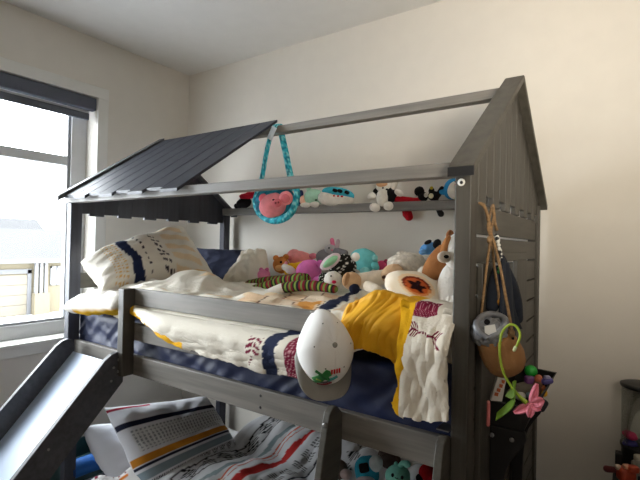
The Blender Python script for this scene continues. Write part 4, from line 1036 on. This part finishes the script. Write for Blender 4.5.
E('torso', (2.368,0.900,0.707), (0.0183,0.0147,0.0294), gr_, t, power=.5, nz=0); E('head', (2.364,0.900,0.741), (0.0125,0.0110,0.0110), plain('robot_cream', (176, 170, 152), rough=.5), t, power=.6); E('arm', (2.351,0.890,0.710), (0.0073,0.0073,0.0220), gr_, t, power=.7, nz=0)
pz = (2.368,0.900,0.682)
for k in (-1, 1): mk('leg', box(pz[0]+k*.013-.009, pz[0]+k*.013+.009, .885, .915, .60, pz[2]), gr_, t, smooth=False, bevel=.003)

# ------------------------------------------------------------------ camera, light, world
(cp, (R_, U_, F_), roll, fpx) = ((2.3226, -1.1339, 1.5), [[0.82455, 0.565789, 0.0], [0.005346, -0.007791, 0.999955], [-0.565763, 0.824513, 0.009449]], 0.02105, 447.96)
cam = bpy.data.cameras.new('camera'); co = bpy.data.objects.new('camera', cam); C.objects.link(co)
R_, U_, F_ = V(R_), V(U_), V(F_)
c_, s_ = math.cos(roll), math.sin(roll)
Rr = R_*c_+U_*s_; Ur = U_*c_-R_*s_
M = Matrix.Identity(4)
for i in range(3): M[i][0], M[i][1], M[i][2], M[i][3] = Rr[i], Ur[i], -F_[i], cp[i]
co.matrix_world = M
cam.sensor_fit = 'HORIZONTAL'; cam.sensor_width = 36; cam.lens = 36*fpx/640; cam.clip_start = .05
sc = bpy.context.scene; sc.camera = co

w = bpy.data.worlds.new('world'); sc.world = w; w.use_nodes = True
bg = w.node_tree.nodes['Background']; bg.inputs[0].default_value = (.90, .96, 1.0, 1); bg.inputs[1].default_value = 16.0

def area(name, loc, target, sx, sy, power, col, portal=False):
    l = bpy.data.lights.new(name, 'AREA'); l.shape = 'RECTANGLE'; l.size = sx; l.size_y = sy; l.energy = power; l.color = col
    o = bpy.data.objects.new(name, l); C.objects.link(o); o.location = loc
    o.rotation_euler = (V(target)-V(loc)).to_track_quat('-Z', 'Y').to_euler()
    if portal: l.cycles.is_portal = True
    return o
area('window_portal', (XW-.14, (WY0+WY1)/2, (WZ0+WZ1)/2), (2, (WY0+WY1)/2, (WZ0+WZ1)/2), WY1-WY0, WZ1-WZ0, 1, (1, 1, 1), True)
area('warm_room_fill', (2.4, -1.5, 2.7), (1.9, .6, 1.2),  .6, .6, 3.5, (1.0, .86, .68))  # unseen warm fill light, added high behind the camera
up = area('upper_wall_fill', (2.75, -1.0, 1.75), (2.05, 1.13, 2.45), .4, .4, 6, (1.0, .90, .74)); up.data.spread = math.radians(85)  # added uplight out of view, brightens and warms the upper back wall
sc.view_settings.view_transform = 'Standard'
sc.view_settings.look = 'None'
sc.view_settings.exposure = 0.48
sc.cycles.use_denoising = True
sc.cycles.max_bounces = 8
sc.cycles.diffuse_bounces = 5
sc.cycles.transparent_max_bounces = 12
sc.cycles.sample_clamp_indirect = 4
